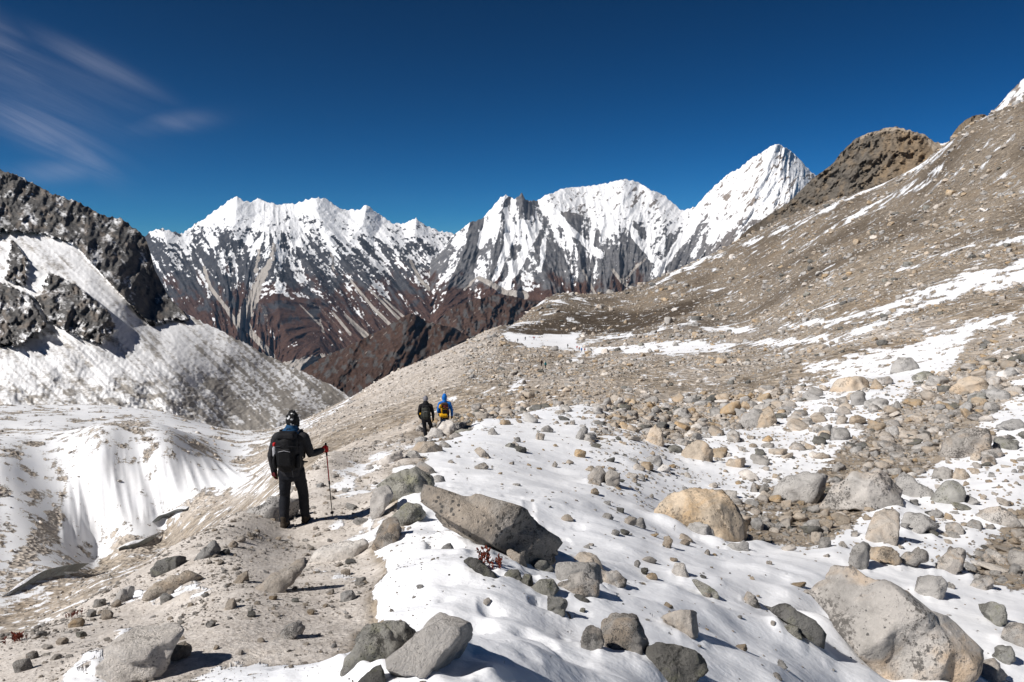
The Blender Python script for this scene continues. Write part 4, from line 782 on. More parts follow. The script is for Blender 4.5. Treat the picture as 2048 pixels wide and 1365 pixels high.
 ('pointed stone in the middle of the path', 'sand', [[(445, 1222), (455, 1200), (468, 1195), (474, 1212), (462, 1220)]], .9),
 ('grey stone with a dark right face low on the path', 'speck', [[(545, 1275), (560, 1255), (600, 1244), (612, 1258), (590, 1272), (565, 1282)]], .8),
 ('cracked orange stone beside the pale cracked slab', 'ochre', [[(335, 1312), (345, 1290), (370, 1284), (384, 1300), (372, 1318), (350, 1322)]], .9),
 ('wedge-shaped stone near the upper path', 'sand', [[(460, 1165), (480, 1150), (495, 1143), (498, 1162), (480, 1170)]], .8),
]
HOBJ = []
for i, h in enumerate(HERO):
    HOBJ.append(boulder(h[0], h[1], h[2], h[3], front=h[4] if len(h) > 4 else None, flat=len(h) > 5, sub=5 if max(np.ptp([p[0] for o in h[2] for p in o]), 1) > 140 else 4))

def drift_ground():
    global GZ, SG
    add = np.zeros_like(GZ)
    for o in HOBJ:
        co = np.array([v.co[:] for v in o.data.vertices]) * o.scale.x; lx, ly = o.location.x, o.location.y; rad = .5 * max(np.ptp(co[:, 0]), np.ptp(co[:, 1]))
        r0 = math.hypot(lx, ly)
        if r0 > 45: continue
        i0, i1 = np.searchsorted(LR, [math.log(max(r0 - 3 * rad, .8)), math.log(r0 + 3 * rad)]); a0 = math.atan2(lx, ly); da = 3.2 * rad / r0; j0, j1 = np.searchsorted(AZ, [a0 - da, a0 + da]); sl = np.s_[i0:i1, j0:j1]
        d = np.hypot(GX[sl] - lx, GY[sl] - ly) / rad; n = perlin(GX[sl] / (rad * .7), GY[sl] / (rad * .7), 7)
        add[sl] = np.maximum(add[sl], .17 * rad * np.exp(-((d - .95) / .42) ** 2) * np.clip(.45 + 1.1 * n, 0, 1.2) * np.clip(snow_s[sl] * 1.3 + .15, 0, 1))
    # firm footing on the crest where the two walkers stand
    for u, v, D in ((852, 873, 31.5), (889, 873, 33.0)):
        q = P(u, v, D); w = np.exp(-(((GX - q[0]) / 1.1) ** 2 + ((GY - q[1]) / 2.2) ** 2)); add = np.where(w > .02, add * (1 - w) + w * (q[2] - GZ), add)
    GZ = GZ + add; SG = GZ / R_
    ground.data.vertices.foreach_set('co', np.stack([GX, GY, GZ], -1).astype(np.float32).ravel()); ground.data.update()
drift_ground()
# rocks of middling size: shared shapes, each rock its own object
UNIT = []
def unit_rock(seed, sub=3, flat=.72, n=6):
    rng = np.random.default_rng(seed); d, f = ico(sub); v = cut_body(d, rand_planes(rng, n), 90.0, .05, seed, .6)
    v -= (v.max(0) + v.min(0)) / 2; v /= np.ptp(v, axis=0).max(); v[:, 2] *= flat; return v, f
rngm = np.random.default_rng(77)
PROTO_ME = []
mats_cycle = ['speck', 'grey', 'sand', 'tan', 'grey', 'pale', 'dark', 'speck', 'sand', 'tan', 'grey', 'green']
for i in range(12):
    v, f = unit_rock(500 + i * 13, 3, [.7, .8, .6, .75, .9, .55, .65, .8, .7, .6, .85, .7][i]); o = mesh_np('rock', v, f, RM[mats_cycle[i]], True); PROTO_ME.append(o.data); bpy.data.objects.remove(o)
GROUPS = {
 'snow': ('grey or tan rock poking out of the snowfield on the right', 'rocks scattered over the right-hand snowfield'),
 'slope': ('stone among the rubble of the upper right-hand slope', 'larger stones of the right-hand slope'),
 'path': ('loose stone lying on the pale gravel of the path', 'loose stones on the gravel path'),
 'ridge': ('small rock on the snow of the ridge flank', 'small rocks on the ridge snow')}
FIRST, SPOTS = [], []
def rock(u, v, w, h, grp, mi=None):
    p = hit(u, v)
    if p is None: return
    mpp = p[1] / FPX; mi = int(rngm.integers(12)) if mi is None else mi
    o = bpy.data.objects.new('rock', PROTO_ME[mi]); COL.objects.link(o)
    zf = max(np.array([c.co.z for c in PROTO_ME[mi].vertices]).max() * 2, .1) if False else .7
    sx = w * mpp; o.scale = (sx, sx * rngm.uniform(.75, 1.1), h * mpp / zf * 1.15)
    o.location = p + np.array([0, .3 * sx, .5 * h * mpp - .33 * h * mpp]); o.rotation_euler = (rngm.uniform(-.3, .3), rngm.uniform(-.3, .3), rngm.uniform(0, 6.28))
    tag(o, GROUPS[grp][0], 'rock', GROUPS[grp][1]); FIRST.append((o, mi)); SPOTS.append((o, mi, u, v, w)); return o
for u, v, w, h in [(1330, 845, 26, 20), (1365, 862, 34, 22), (1400, 858, 30, 22), (1435, 872, 34, 22), (1470, 885, 30, 18), (1395, 880, 30, 16), (1350, 905, 36, 18), (1310, 930, 30, 18), (1330, 945, 36, 22), (1295, 940, 26, 22), (1285, 960, 22, 16), (1440, 915, 40, 20), (1475, 935, 44, 26), (1500, 960, 40, 30), (1510, 985, 22, 24), (1530, 985, 20, 18),
                     (1525, 930, 46, 18), (1560, 910, 40, 16), (1600, 900, 46, 18), (1640, 890, 30, 20), (1660, 870, 40, 24), (1600, 860, 44, 20), (1640, 845, 36, 18), (1690, 880, 50, 18), (1720, 850, 46, 24), (1760, 860, 40, 22), (1825, 880, 50, 24), (1790, 905, 60, 14), (1850, 905, 40, 16), (1990, 915, 50, 20), (2020, 900, 44, 24), (2030, 860, 50, 20), (1960, 840, 44, 14),
                     (1890, 845, 46, 16), (1830, 815, 36, 22), (1870, 800, 46, 22), (1960, 805, 40, 22), (2000, 800, 50, 26), (2035, 790, 36, 26), (1760, 815, 50, 20), (1720, 810, 40, 26), (1690, 830, 36, 20), (1990, 770, 36, 20), (1880, 770, 40, 18), (1850, 760, 40, 20), (1770, 770, 40, 20), (1630, 800, 40, 14), (1580, 815, 34, 16), (1545, 790, 30, 14), (1490, 800, 34, 12),
                     (1605, 1045, 36, 22), (1625, 1070, 40, 24), (1655, 1058, 26, 26), (1685, 1050, 44, 24), (1640, 1085, 30, 30), (1655, 1095, 30, 16), (1576, 1050, 16, 16), (1520, 1060, 30, 22), (1490, 1050, 34, 30), (1535, 1050, 24, 20), (1900, 1040, 20, 16), (1950, 1010, 40, 16), (1930, 1020, 40, 10), (1915, 1068, 40, 18), (1955, 1058, 34, 14), (1970, 1000, 16, 14), (2030, 1030, 30, 10),
                     (1830, 1010, 22, 10), (1965, 1115, 28, 12), (2000, 1145, 60, 14), (2020, 1170, 22, 10), (1850, 1060, 14, 10), (1905, 1178, 20, 14), (1870, 1195, 30, 10), (1400, 1050, 20, 12), (1330, 1150, 0, 0)]:
    if w: rock(u, v, w, h, 'snow')
for u, v, w, h in [(1080, 880, 22, 18), (1165, 880, 30, 32), (1160, 915, 22, 22), (1095, 865, 30, 16), (1040, 905, 30, 14), (1110, 935, 14, 12), (1240, 810, 18, 24), (1235, 840, 22, 16), (1060, 845, 40, 18), (1145, 850, 14, 10), (1190, 990, 18, 16), (1020, 895, 20, 10), (1130, 825, 26, 12), (1255, 875, 18, 12), (1010, 850, 24, 14), (985, 870, 22, 16), (1290, 1150, 18, 18), (1305, 1160, 26, 14),
                     (1415, 1195, 18, 12), (1275, 1135, 14, 14), (1415, 1110, 18, 10), (1540, 1130, 16, 10), (1165, 1225, 14, 8), (1600, 1175, 34, 8), (1620, 1190, 26, 10), (1250, 1070, 20, 12), (1260, 1050, 30, 22), (1240, 1025, 18, 14), (1280, 1055, 30, 20), (1215, 1010, 14, 10), (1420, 1180, 10, 8), (1505, 1160, 10, 8)]:
    rock(u, v, w, h, 'ridge')
for u, v, w, h in [(500, 1235, 20, 12), (545, 1200, 16, 10), (620, 1230, 18, 12), (660, 1190, 20, 12), (690, 1150, 26, 16), (720, 1170, 24, 14), (650, 1215, 12, 8), (590, 1205, 14, 9), (520, 1285, 16, 10), (420, 1255, 22, 12), (430, 1300, 14, 10), (360, 1250, 16, 10), (480, 1310, 14, 9), (230, 1215, 22, 16), (210, 1240, 30, 20), (180, 1235, 26, 18), (150, 1255, 30, 22), (195, 1215, 28, 18), (120, 1290, 26, 18), (90, 1300, 22, 14),
                     (160, 1275, 20, 14), (60, 1320, 26, 18), (40, 1345, 36, 24), (110, 1320, 20, 12), (80, 1275, 20, 16), (450, 1110, 18, 14), (465, 1095, 20, 16), (440, 1130, 16, 10), (480, 1085, 22, 16), (500, 1075, 18, 10), (340, 1190, 16, 12), (390, 1230, 14, 8), (560, 1160, 14, 8), (700, 1020, 26, 14), (660, 1000, 18, 10), (720, 1050, 30, 16), (690, 985, 18, 10), (640, 975, 18, 10), (740, 940, 18, 12), (670, 955, 16, 10), (630, 1060, 14, 8), (700, 1130, 20, 12), (330, 1205, 24, 16)]:
    rock(u, v, w, h, 'path')
for _ in range(75):
    u = rngm.uniform(1020, 2048); vv = rngm.uniform(.15, 1); top = np.interp(u, [1020, 1280, 1480, 1880, 2048], [700, 600, 500, 340, 240]); bot = np.interp(u, [1020, 1250, 1650, 2048], [800, 800, 745, 620])
    w = 9 + 10 * rngm.random() ** 2 + 8 * vv * rngm.random(); rock(u, top + (bot - top) * vv, w, w * rngm.uniform(.5, .85), 'slope')

REFS = [((1000, 1040), 'large dark-sided slab'), ((1800, 1240), 'biggest boulder'), ((1765, 1055), 'upright ochre-edged block'), ((1395, 1025), 'wide ochre boulder'), ((1730, 980), 'triangular boulder'), ((1600, 975), 'rounded grey boulder'), ((1205, 955), 'split rock'), ((1900, 1118), 'tall pointed stone'), ((1930, 888), 'big smooth beige boulder'),
        ((1700, 768), 'loaf-shaped brown boulder'), ((1532, 835), 'bright ochre boulder'), ((1810, 730), 'big grey boulder high on the slope'), ((1940, 770), 'overhanging brown boulder'), ((1455, 820), 'tan cone-shaped boulder'), ((1308, 870), 'pale pointed boulder'), ((1390, 905), 'brown boulder with the hollow'), ((1895, 985), 'dark green boulder'),
        ((850, 830), 'hiker in the grey beanie'), ((590, 940), 'near hiker'), ((340, 1160), 'orange-topped slab'), ((285, 1285), 'pale cracked slab'), ((1245, 1265), 'round speckled boulder'), ((1355, 1240), 'pinkish stone'), ((1360, 1140), 'pale cone-shaped stone'), ((675, 1100), 'long pale path slab'), ((1160, 1150), 'rock cluster below the slab'), ((1090, 735), 'far hiker in teal'), ((1162, 700), 'distant group of four hikers'),
        ((850, 1280), 'pale boulder at the bottom edge'), ((1780, 330), 'rock knoll'), ((1450, 660), 'small snow pan'), ((1950, 560), 'double snow streak'), ((1340, 695), 'long snow patch'), ((1190, 830), 'snow hump'), ((1660, 660), 'end of the double snow streak'), ((1800, 370), 'upper snow line'), ((1550, 470), 'foot of the rock knoll')]
CWORD = {'speck': 'spotted beige', 'grey': 'grey', 'sand': 'sandy', 'tan': 'tan', 'pale': 'pale', 'dark': 'dark grey', 'green': 'greenish'}
ORD = ['nearest', 'second', 'third', 'fourth', 'fifth', 'sixth', 'seventh', 'eighth', 'ninth', 'tenth']
def relabel():
    rows = {}
    for o, mi, u, v, w in SPOTS:
        d, ref, ru, rv = min((math.hypot(u - ru, v - rv), nm, ru, rv) for (ru, rv), nm in REFS)
        du, dv = u - ru, v - rv
        side = ('right of' if du > 0 else 'left of') if abs(du) > 1.6 * abs(dv) else (('below' if dv > 0 else 'above') if abs(dv) > 1.6 * abs(du) else (('lower ' if dv > 0 else 'upper ') + ('right of' if du > 0 else 'left of')))
        ref = ref.replace('big grey boulder high on the slope', 'big grey upslope boulder').replace('rock cluster below the slab', 'rock cluster')
        sz = 'small' if w < 16 else ('medium' if w < 32 else 'larger')
        rows.setdefault((sz, CWORD[mats_cycle[mi]], side, ref), []).append((d, o))
    for (sz, cw, side, ref), L_ in rows.items():
        L_.sort(key=lambda t: t[0])
        for i, (d, o) in enumerate(L_):
            pos = f'to the {side} the {ref}' if side.startswith(('right', 'left', 'lower', 'upper')) else f'{side} the {ref}'
            o['label'] = f'{sz} {cw} rock {pos}' if len(L_) == 1 else f'{sz} {cw} rock, {ORD[min(i, 9)]} {pos}'
relabel()
# rubble too small to pick apart: one object for each field of it, the stones real and resting on the ground
def gn_stones(name, label, xyz, size, rot, idx, protos):
    me = bpy.data.meshes.new(name); n = len(xyz); me.vertices.add(n); me.vertices.foreach_set('co', xyz.astype(np.float32).ravel())
    for an, ty, arr in (('size', 'FLOAT_VECTOR', size), ('turn', 'FLOAT_VECTOR', rot), ('pick', 'INT', idx)):
        a = me.attributes.new(an, ty, 'POINT'); a.data.foreach_set('vector' if ty == 'FLOAT_VECTOR' else 'value', np.ascontiguousarray(arr, np.float32 if ty != 'INT' else np.int32).ravel())
    o = bpy.data.objects.new(name, me); COL.objects.link(o)
    ng = bpy.data.node_groups.new(name, 'GeometryNodeTree'); ng.interface.new_socket('Geometry', in_out='INPUT', socket_type='NodeSocketGeometry'); ng.interface.new_socket('Geometry', in_out='OUTPUT', socket_type='NodeSocketGeometry')
    N = ng.nodes.new; L = ng.links.new; gi, go = N('NodeGroupInput'), N('NodeGroupOutput'); jn = N('GeometryNodeJoinGeometry')
    for pr in reversed(protos):
        oi = N('GeometryNodeObjectInfo'); oi.inputs['Object'].default_value = pr; oi.transform_space = 'ORIGINAL'; g2 = N('GeometryNodeGeometryToInstance'); L(oi.outputs['Geometry'], g2.inputs[0]); L(g2.outputs[0], jn.inputs[0])
    ip = N('GeometryNodeInstanceOnPoints'); ip.inputs['Pick Instance'].default_value = True
    def at(nm, ty): x = N('GeometryNodeInputNamedAttribute'); x.data_type = ty; x.inputs['Name'].default_value = nm; return x.outputs['Attribute']
    er = N('FunctionNodeEulerToRotation'); L(at('turn', 'FLOAT_VECTOR'), er.inputs[0])
    L(gi.outputs[0], ip.inputs['Points']); L(jn.outputs[0], ip.inputs['Instance']); L(at('pick', 'INT'), ip.inputs['Instance Index']); L(er.outputs[0], ip.inputs['Rotation']); L(at('size', 'FLOAT_VECTOR'), ip.inputs['Scale'])
    L(ip.outputs[0], go.inputs[0]); md = o.modifiers.new('stones', 'NODES'); md.node_group = ng
    return tag(o, label, kind='stuff')
protos = []
for mi in range(12):
    protos.append(next(o for o, m in FIRST if m == mi))
rs = np.random.default_rng(2024)
def field(n, a0, a1, r0, r1, dens, pxmin, pxmax, tail=.5, picks=(0, 1, 2, 3, 4, 5, 7, 8, 9, 10, 0, 2, 8, 6), alt=(3, 9, 6, 3, 9, 1)):
    a = rs.uniform(math.radians(a0), math.radians(a1), n); r = np.exp(rs.uniform(math.log(r0), math.log(r1), n)); x, y = r * np.sin(a), r * np.cos(a)
    sn, pa, br = gsample(snow, x, y), gsample(pale, x, y), gsample(brown, x, y); u, v = gsample(UU, x, y), gsample(VV, x, y)
    keep = rs.random(n) < dens(x, y, r, sn, pa, br, u, v); x, y, r = x[keep], y[keep], r[keep]; m = len(x)
    s = np.minimum(pxmin * (1 - rs.random(m)) ** (-tail), pxmax) * r / FPX
    size = np.stack([s, s * rs.uniform(.7, 1.15, m), s * rs.uniform(.55, 1.1, m)], 1)
    z = gz(x, y) + size[:, 2] * .14
    rot = np.stack([rs.uniform(-.5, .5, m), rs.uniform(-.5, .5, m), rs.uniform(0, 6.28, m)], 1)
    return np.stack([x, y, z], 1), size, rot, np.where((fbm(x / 18, y / 30, 3, 404) > .12) & (rs.random(m) < .6), rs.choice(alt, m), rs.choice(picks, m))
def d_slope(x, y, r, sn, pa, br, u, v): return np.where((u > 930) & (sn < .55), (1.0 - .85 * br) * np.clip(.62 + 1.1 * fbm(x / 14, y / 22, 4, 505), .18, 1), .05 * (sn < .8)) * (r > 30) * np.where(u > 930, 1, 0)
def d_snow(x, y, r, sn, pa, br, u, v): return np.where((u > 840) & (r > 5), np.where(sn < .5, 1.0, .022 + .20 * (r > 17) * (u > 1180)), 0)
def d_path(x, y, r, sn, pa, br, u, v): return np.where((u < 860) & (r < 33), np.where(sn < .45, np.clip(.48 + .9 * fbm(x / .9, y / 1.3, 3, 606), .10, 1) * np.where(inpoly(u, v, [(400, 1330), (380, 1230), (520, 1120), (600, 1060), (760, 1010), (770, 1100), (720, 1230), (600, 1320)]), .75, 1.0), .08), 0)
def d_wall(x, y, r, sn, pa, br, u, v): return np.where((u < 1010) & (r > 33) & (sn < .5), .6, .03 * (u < 640) * (r > 40))
gn_stones('rubble', 'broken rubble covering the right-hand slope', *field(100000, -6, 37, 34, 1000, d_slope, 1.8, 13, .46), protos)
gn_stones('snowfield_stones', 'small stones half sunk in the right-hand snowfield', *field(46000, -9, 37, 5, 75, d_snow, 3.2, 28, .56), protos)
gn_stones('path_gravel', 'loose gravel and stones of the trodden ridge', *field(60000, -37, -5, 2.6, 33, d_path, 1.6, 13, .48, (0, 2, 5, 8, 5, 2, 8, 7, 1), (5, 8)), protos)
gn_stones('moraine_debris', 'stones on the moraine wall and glacier debris', *field(26000, -37, 0, 33, 420, d_wall, 1.8, 8, .46, (0, 2, 5, 8, 5, 2, 8, 7, 1, 10), (5, 8, 0)), protos)

# ------------------------------------------------------------------ cloth, skin, people
def mat_plain(name, col, rough=.8, nscale=60.0, amt=.35, bump=.004, spec=.12, col2=None, thr=None):
    k = NT(name); p = k.obj(); n = k.noise(p, nscale, 4, .6); n2 = k.noise(p, nscale * .12, 3, .5)
    c = k.mix(k.rng(n, .3, .7), tuple(x * (1 - amt) for x in col), tuple(min(1, x * (1 + amt)) for x in col))
    if col2: c = k.mix(k.rng(k.noise(p, thr, 2, .5), .60, .63), c, col2)
    return k.fin(c, rough, k.bump(k.math('ADD', n2, k.math('MULTIPLY', n, .2)), bump * 6, .7), spec)
PM = {n: mat_plain('cloth_' + n, c, r) for n, c, r in [('black', (.014, .014, .016), .75), ('charcoal', (.028, .028, .031), .8), ('trouser', (.013, .014, .018), .7), ('pack', (.010, .010, .011), .6), ('olive', (.050, .052, .045), .75), ('grey_knit', (.20, .195, .215), .95), ('blue', (.010, .135, .46), .6), ('deep_blue', (.012, .055, .125), .7),
      ('teal', (.010, .17, .20), .65), ('yellow', (.62, .33, .012), .6), ('red', (.42, .020, .022), .65), ('orange', (.60, .19, .03), .6), ('brown', (.065, .038, .026), .8), ('boot', (.045, .036, .028), .85), ('sole', (.012, .012, .012), .9), ('maroon', (.11, .022, .025), .7), ('green', (.16, .36, .04), .7), ('pink', (.60, .25, .20), .7), ('silver', (.35, .35, .37), .35)]}
PM['skin'] = mat_plain('skin', (.42, .25, .17), .55, 30, .12)
PM['hair'] = mat_plain('hair', (.015, .011, .009), .6, 90, .4)
PM['hat'] = mat_plain('patterned_hat', (.015, .015, .016), .95, 80, .4, .01, .2, (.62, .62, .63), 16.0)
def ring(c, t, rx, ry, n, twist=None):
    t = Vector(t).normalized(); ref = Vector((0, 1, 0)) if abs(t.y) < .9 else Vector((0, 0, 1)); a = ref.cross(t).normalized(); b = t.cross(a).normalized()
    return [Vector(c) + a * rx * math.cos(2 * math.pi * i / n) + b * ry * math.sin(2 * math.pi * i / n) for i in range(n)]
def loft(bm, secs, n=14, cap=True):
    """tube through sections (x, y, z, rx, ry), rounded at both ends"""
    pts = [Vector(s[:3]) for s in secs]; R = [(s[3], s[4] if len(s) > 4 else s[3]) for s in secs]; rings = []
    tan = [(pts[min(i + 1, len(pts) - 1)] - pts[max(i - 1, 0)]).normalized() for i in range(len(pts))]
    seq = []
    if cap:
        for a in (80, 50, 22): s = math.sin(math.radians(a)); c = math.cos(math.radians(a)); seq.append((pts[0] - tan[0] * min(R[0]) * s * .8, tan[0], R[0][0] * c, R[0][1] * c))
    for p, t, r in zip(pts, tan, R): seq.append((p, t, *r))
    if cap:
        for a in (22, 50, 80): s = math.sin(math.radians(a)); c = math.cos(math.radians(a)); seq.append((pts[-1] + tan[-1] * min(R[-1]) * s * .8, tan[-1], R[-1][0] * c, R[-1][1] * c))
    for c, t, rx, ry in seq: rings.append([bm.verts.new(v) for v in ring(c, t, rx, ry, n)])
    for r0, r1 in zip(rings, rings[1:]):
        for i in range(n): bm.faces.new((r0[i], r0[(i + 1) % n], r1[(i + 1) % n], r1[i]))
    bm.faces.new(rings[0][::-1]); bm.faces.new(rings[-1])
def rbox(bm, c, d, bev=.03, seg=3, rot=None, taper=1.0):
    r = bmesh.ops.create_cube(bm, size=1.0)['verts']
    for v in r:
        k = taper if v.co.z > 0 else 1.0; v.co = Vector((v.co.x * d[0] * k, v.co.y * d[1] * k, v.co.z * d[2]))
    es = list({e for v in r for e in v.link_edges}); g = bmesh.ops.bevel(bm, geom=es, offset=bev, segments=seg, profile=.6, affect='EDGES')
    vs = list({v for f in g['faces'] for v in f.verts} | {v for v in r if v.is_valid})
    if rot is not None: bmesh.ops.rotate(bm, verts=vs, cent=(0, 0, 0), matrix=Matrix(rot) if not isinstance(rot, Matrix) else rot)
    bmesh.ops.translate(bm, verts=vs, vec=c)
def build(name, fn, mat, parent=None, voxel=None, smooth=4, wrinkle=0.0, seed=0):
    bm = bmesh.new(); fn(bm); bmesh.ops.recalc_face_normals(bm, faces=bm.faces[:]); me = bpy.data.meshes.new(name); bm.to_mesh(me); bm.free()
    o = bpy.data.objects.new(name, me); COL.objects.link(o)
    if voxel:
        m = o.modifiers.new('r', 'REMESH'); m.mode = 'VOXEL'; m.voxel_size = voxel
        if smooth: s = o.modifiers.new('s', 'SMOOTH'); s.iterations = smooth; s.factor = .5
        dg = bpy.context.evaluated_depsgraph_get(); me2 = bpy.data.meshes.new_from_object(o.evaluated_get(dg)); o.modifiers.clear(); o.data = me2; me2.name = name
    me = o.data; me.materials.clear(); me.materials.append(PM[mat] if isinstance(mat, str) else mat)
    if wrinkle:
        co = np.empty(len(me.vertices) * 3); me.vertices.foreach_get('co', co); co = co.reshape(-1, 3); no = np.empty_like(co).ravel(); me.vertices.foreach_get('normal', no); no = no.reshape(-1, 3)
        q = co * np.array([1, 1, 1.7]); w = n3(q, 9, seed + 3) + .6 * n3(q, 19, seed + 7); co = co + no * (wrinkle * w)[:, None]; me.vertices.foreach_set('co', co.astype(np.float32).ravel())
    me.polygons.foreach_set('use_smooth', np.ones(len(me.polygons), bool)); me.update()
    if parent: o.parent = parent
    return o
def limb(*pts): return [tuple(p) for p in pts]
def torso(k=0.0):
    return [(0, 0, .86, .165 + k, .12 + k), (0, 0, .96, .170 + k, .125 + k), (0, .0, 1.08, .165 + k, .12 + k), (0, .005, 1.22, .185 + k, .13 + k), (0, .01, 1.34, .195 + k, .13 + k), (0, .01, 1.42, .155 + k, .11 + k), (0, .015, 1.47, .09 + k, .08 + k)]
def person(name_label, loc, rz, pose, jacket, trousers, hat, hatmat, scale=1.0, collar=None, glove='black', hood=None, voxel=.016, boot='boot', fine=True):
    J = pose; H = {}
    def arm(s, r0, r1, r2): a, b, c = J[s + 'sh'], J[s + 'el'], J[s + 'wr']; m = tuple((x + y) / 2 for x, y in zip(a, b)); m2 = tuple((x + y) / 2 for x, y in zip(b, c)); return [(*a, r0, r0), (*m, (r0 + r1) / 2 * 1.02, (r0 + r1) / 2 * 1.02), (*b, r1, r1), (*m2, (r1 + r2) / 2 * 1.05, (r1 + r2) / 2 * 1.05), (*c, r2, r2)]
    def leg(s, r0, r1, r2, cut=0.0):
        a, b, c = J[s + 'hi'], J[s + 'kn'], J[s + 'an']; m = tuple((x + y) / 2 for x, y in zip(a, b)); q = tuple(.6 * x + .4 * y for x, y in zip(b, c)); c = (c[0], c[1], c[2] + cut)
        return [(*a, r0, r0), (*m, (r0 + r1) / 2, (r0 + r1) / 2), (*b, r1, r1), (*q, r1 * .98, r1 * 1.02), (*c, r2, r2)]
    hd = J['hd']
    def fbody(bm):
        loft(bm, torso(-.03)); loft(bm, [(hd[0] * .4, .015, 1.42, .055, .055), (hd[0], hd[1], hd[2] - .09, .058, .06)])
        loft(bm, [(hd[0], hd[1] + .01, hd[2] - .10, .055, .07), (hd[0], hd[1], hd[2] - .04, .072, .09), (hd[0], hd[1], hd[2] + .04, .076, .098), (hd[0], hd[1], hd[2] + .09, .06, .075)])
        loft(bm, [(hd[0], hd[1] + .10, hd[2] + .0, .012, .012), (hd[0], hd[1] + .115, hd[2] - .03, .017, .014)], 8)              # nose
        for s in (-1, 1): loft(bm, [(hd[0] + s * .078, hd[1] - .005, hd[2] + .02, .012, .02), (hd[0] + s * .076, hd[1] + .005, hd[2] - .03, .010, .016)], 8)   # ears
        for s in 'lr': loft(bm, arm(s, .055, .042, .03)); loft(bm, leg(s, .085, .055, .042)); loft(bm, [(*J[s + 'wr'], .03, .025), (*J[s + 'ha'], .036, .02)], 10); loft(bm, [(J[s + 'an'][0], J[s + 'an'][1] - .03, .06, .04, .04), (J[s + 'an'][0], J[s + 'an'][1] + .15, .04, .035, .025)], 10)
    body = build('person', fbody, 'skin', None, voxel, 3); body.location = loc; body.rotation_euler = (0, 0, rz); body.scale = (scale,) * 3
    def fj(bm):
        loft(bm, torso(.012), 18)
        for s in 'lr': loft(bm, arm(s, .080, .062, .048)); loft(bm, [(J[s + 'sh'][0] * .5, .005, 1.40, .09, .10), (*J[s + 'sh'], .082, .085)])
    build('jacket', fj, jacket, body, voxel, 4, .006, 3)
    def ft(bm):
        loft(bm, [(0, 0, .80, .15, .115), (0, 0, .88, .172, .13), (0, 0, .98, .172, .128)], 18)
        for s in 'lr': loft(bm, leg(s, .105, .080, .072, .02))
    build('trousers', ft, trousers, body, voxel, 3, .007, 11)
    for s in 'lr':
        a = J[s + 'an']
        bt = build('boot', lambda bm: (loft(bm, [(a[0], a[1] - .01, a[2] + .07, .056, .062), (a[0], a[1] - .01, .07, .054, .065)]), loft(bm, [(a[0], a[1] - .06, .05, .048, .042), (a[0], a[1] + .05, .05, .05, .045), (a[0], a[1] + .16, .04, .047, .034), (a[0], a[1] + .20, .036, .038, .026)])), boot, body, voxel * .8, 2)
        build('sole', lambda bm: loft(bm, [(a[0], a[1] - .07, .012, .05, .013), (a[0], a[1] + .05, .012, .048, .013), (a[0], a[1] + .16, .012, .05, .013), (a[0], a[1] + .215, .014, .035, .012)]), 'sole', bt)
    if hat == 'hood':
        build('hood', lambda bm: (loft(bm, [(hd[0], hd[1] - .01, hd[2] - .13, .085, .10), (hd[0], hd[1] - .01, hd[2] - .04, .106, .125), (hd[0], hd[1] - .01, hd[2] + .05, .108, .13), (hd[0], hd[1] - .01, hd[2] + .11, .08, .10)], 18), loft(bm, [(0, -.02, 1.41, .12, .10), (hd[0] * .6, -.01, 1.49, .10, .10), (hd[0], hd[1] - .01, hd[2] - .08, .088, .1)])), hatmat, body, voxel * .8, 3, .003)
    else:
        build('hat', lambda bm: (loft(bm, [(hd[0], hd[1] - .012, hd[2] - .015, .094, .108), (hd[0], hd[1] - .01, hd[2] + .035, .099, .116), (hd[0], hd[1] - .008, hd[2] + .09, .086, .10), (hd[0], hd[1] - .006, hd[2] + .125, .055, .066)], 18),
              loft(bm, [(hd[0] + .085, hd[1] + .0, hd[2] + .0, .022, .05), (hd[0] + .082, hd[1] + .012, hd[2] - .085, .016, .038)], 10) if hat == 'flaps' else None), hatmat, body, voxel * .6, 2, .003 if fine else 0)
        build('hair', lambda bm: loft(bm, [(hd[0], hd[1] - .035, hd[2] - .02, .074, .07), (hd[0], hd[1] - .035, hd[2] - .075, .060, .055)]), 'hair', body)
    if collar:
        build('neck_scarf', lambda bm: loft(bm, [(hd[0] * .3, .0, 1.43, .135, .12), (hd[0] * .5, .0, 1.47, .145, .125), (hd[0] * .7, .005, 1.52, .115, .11), (hd[0] * .8, .005, 1.545, .09, .095)], 18), collar, body, voxel * .8, 2, .008, 31)
    return body
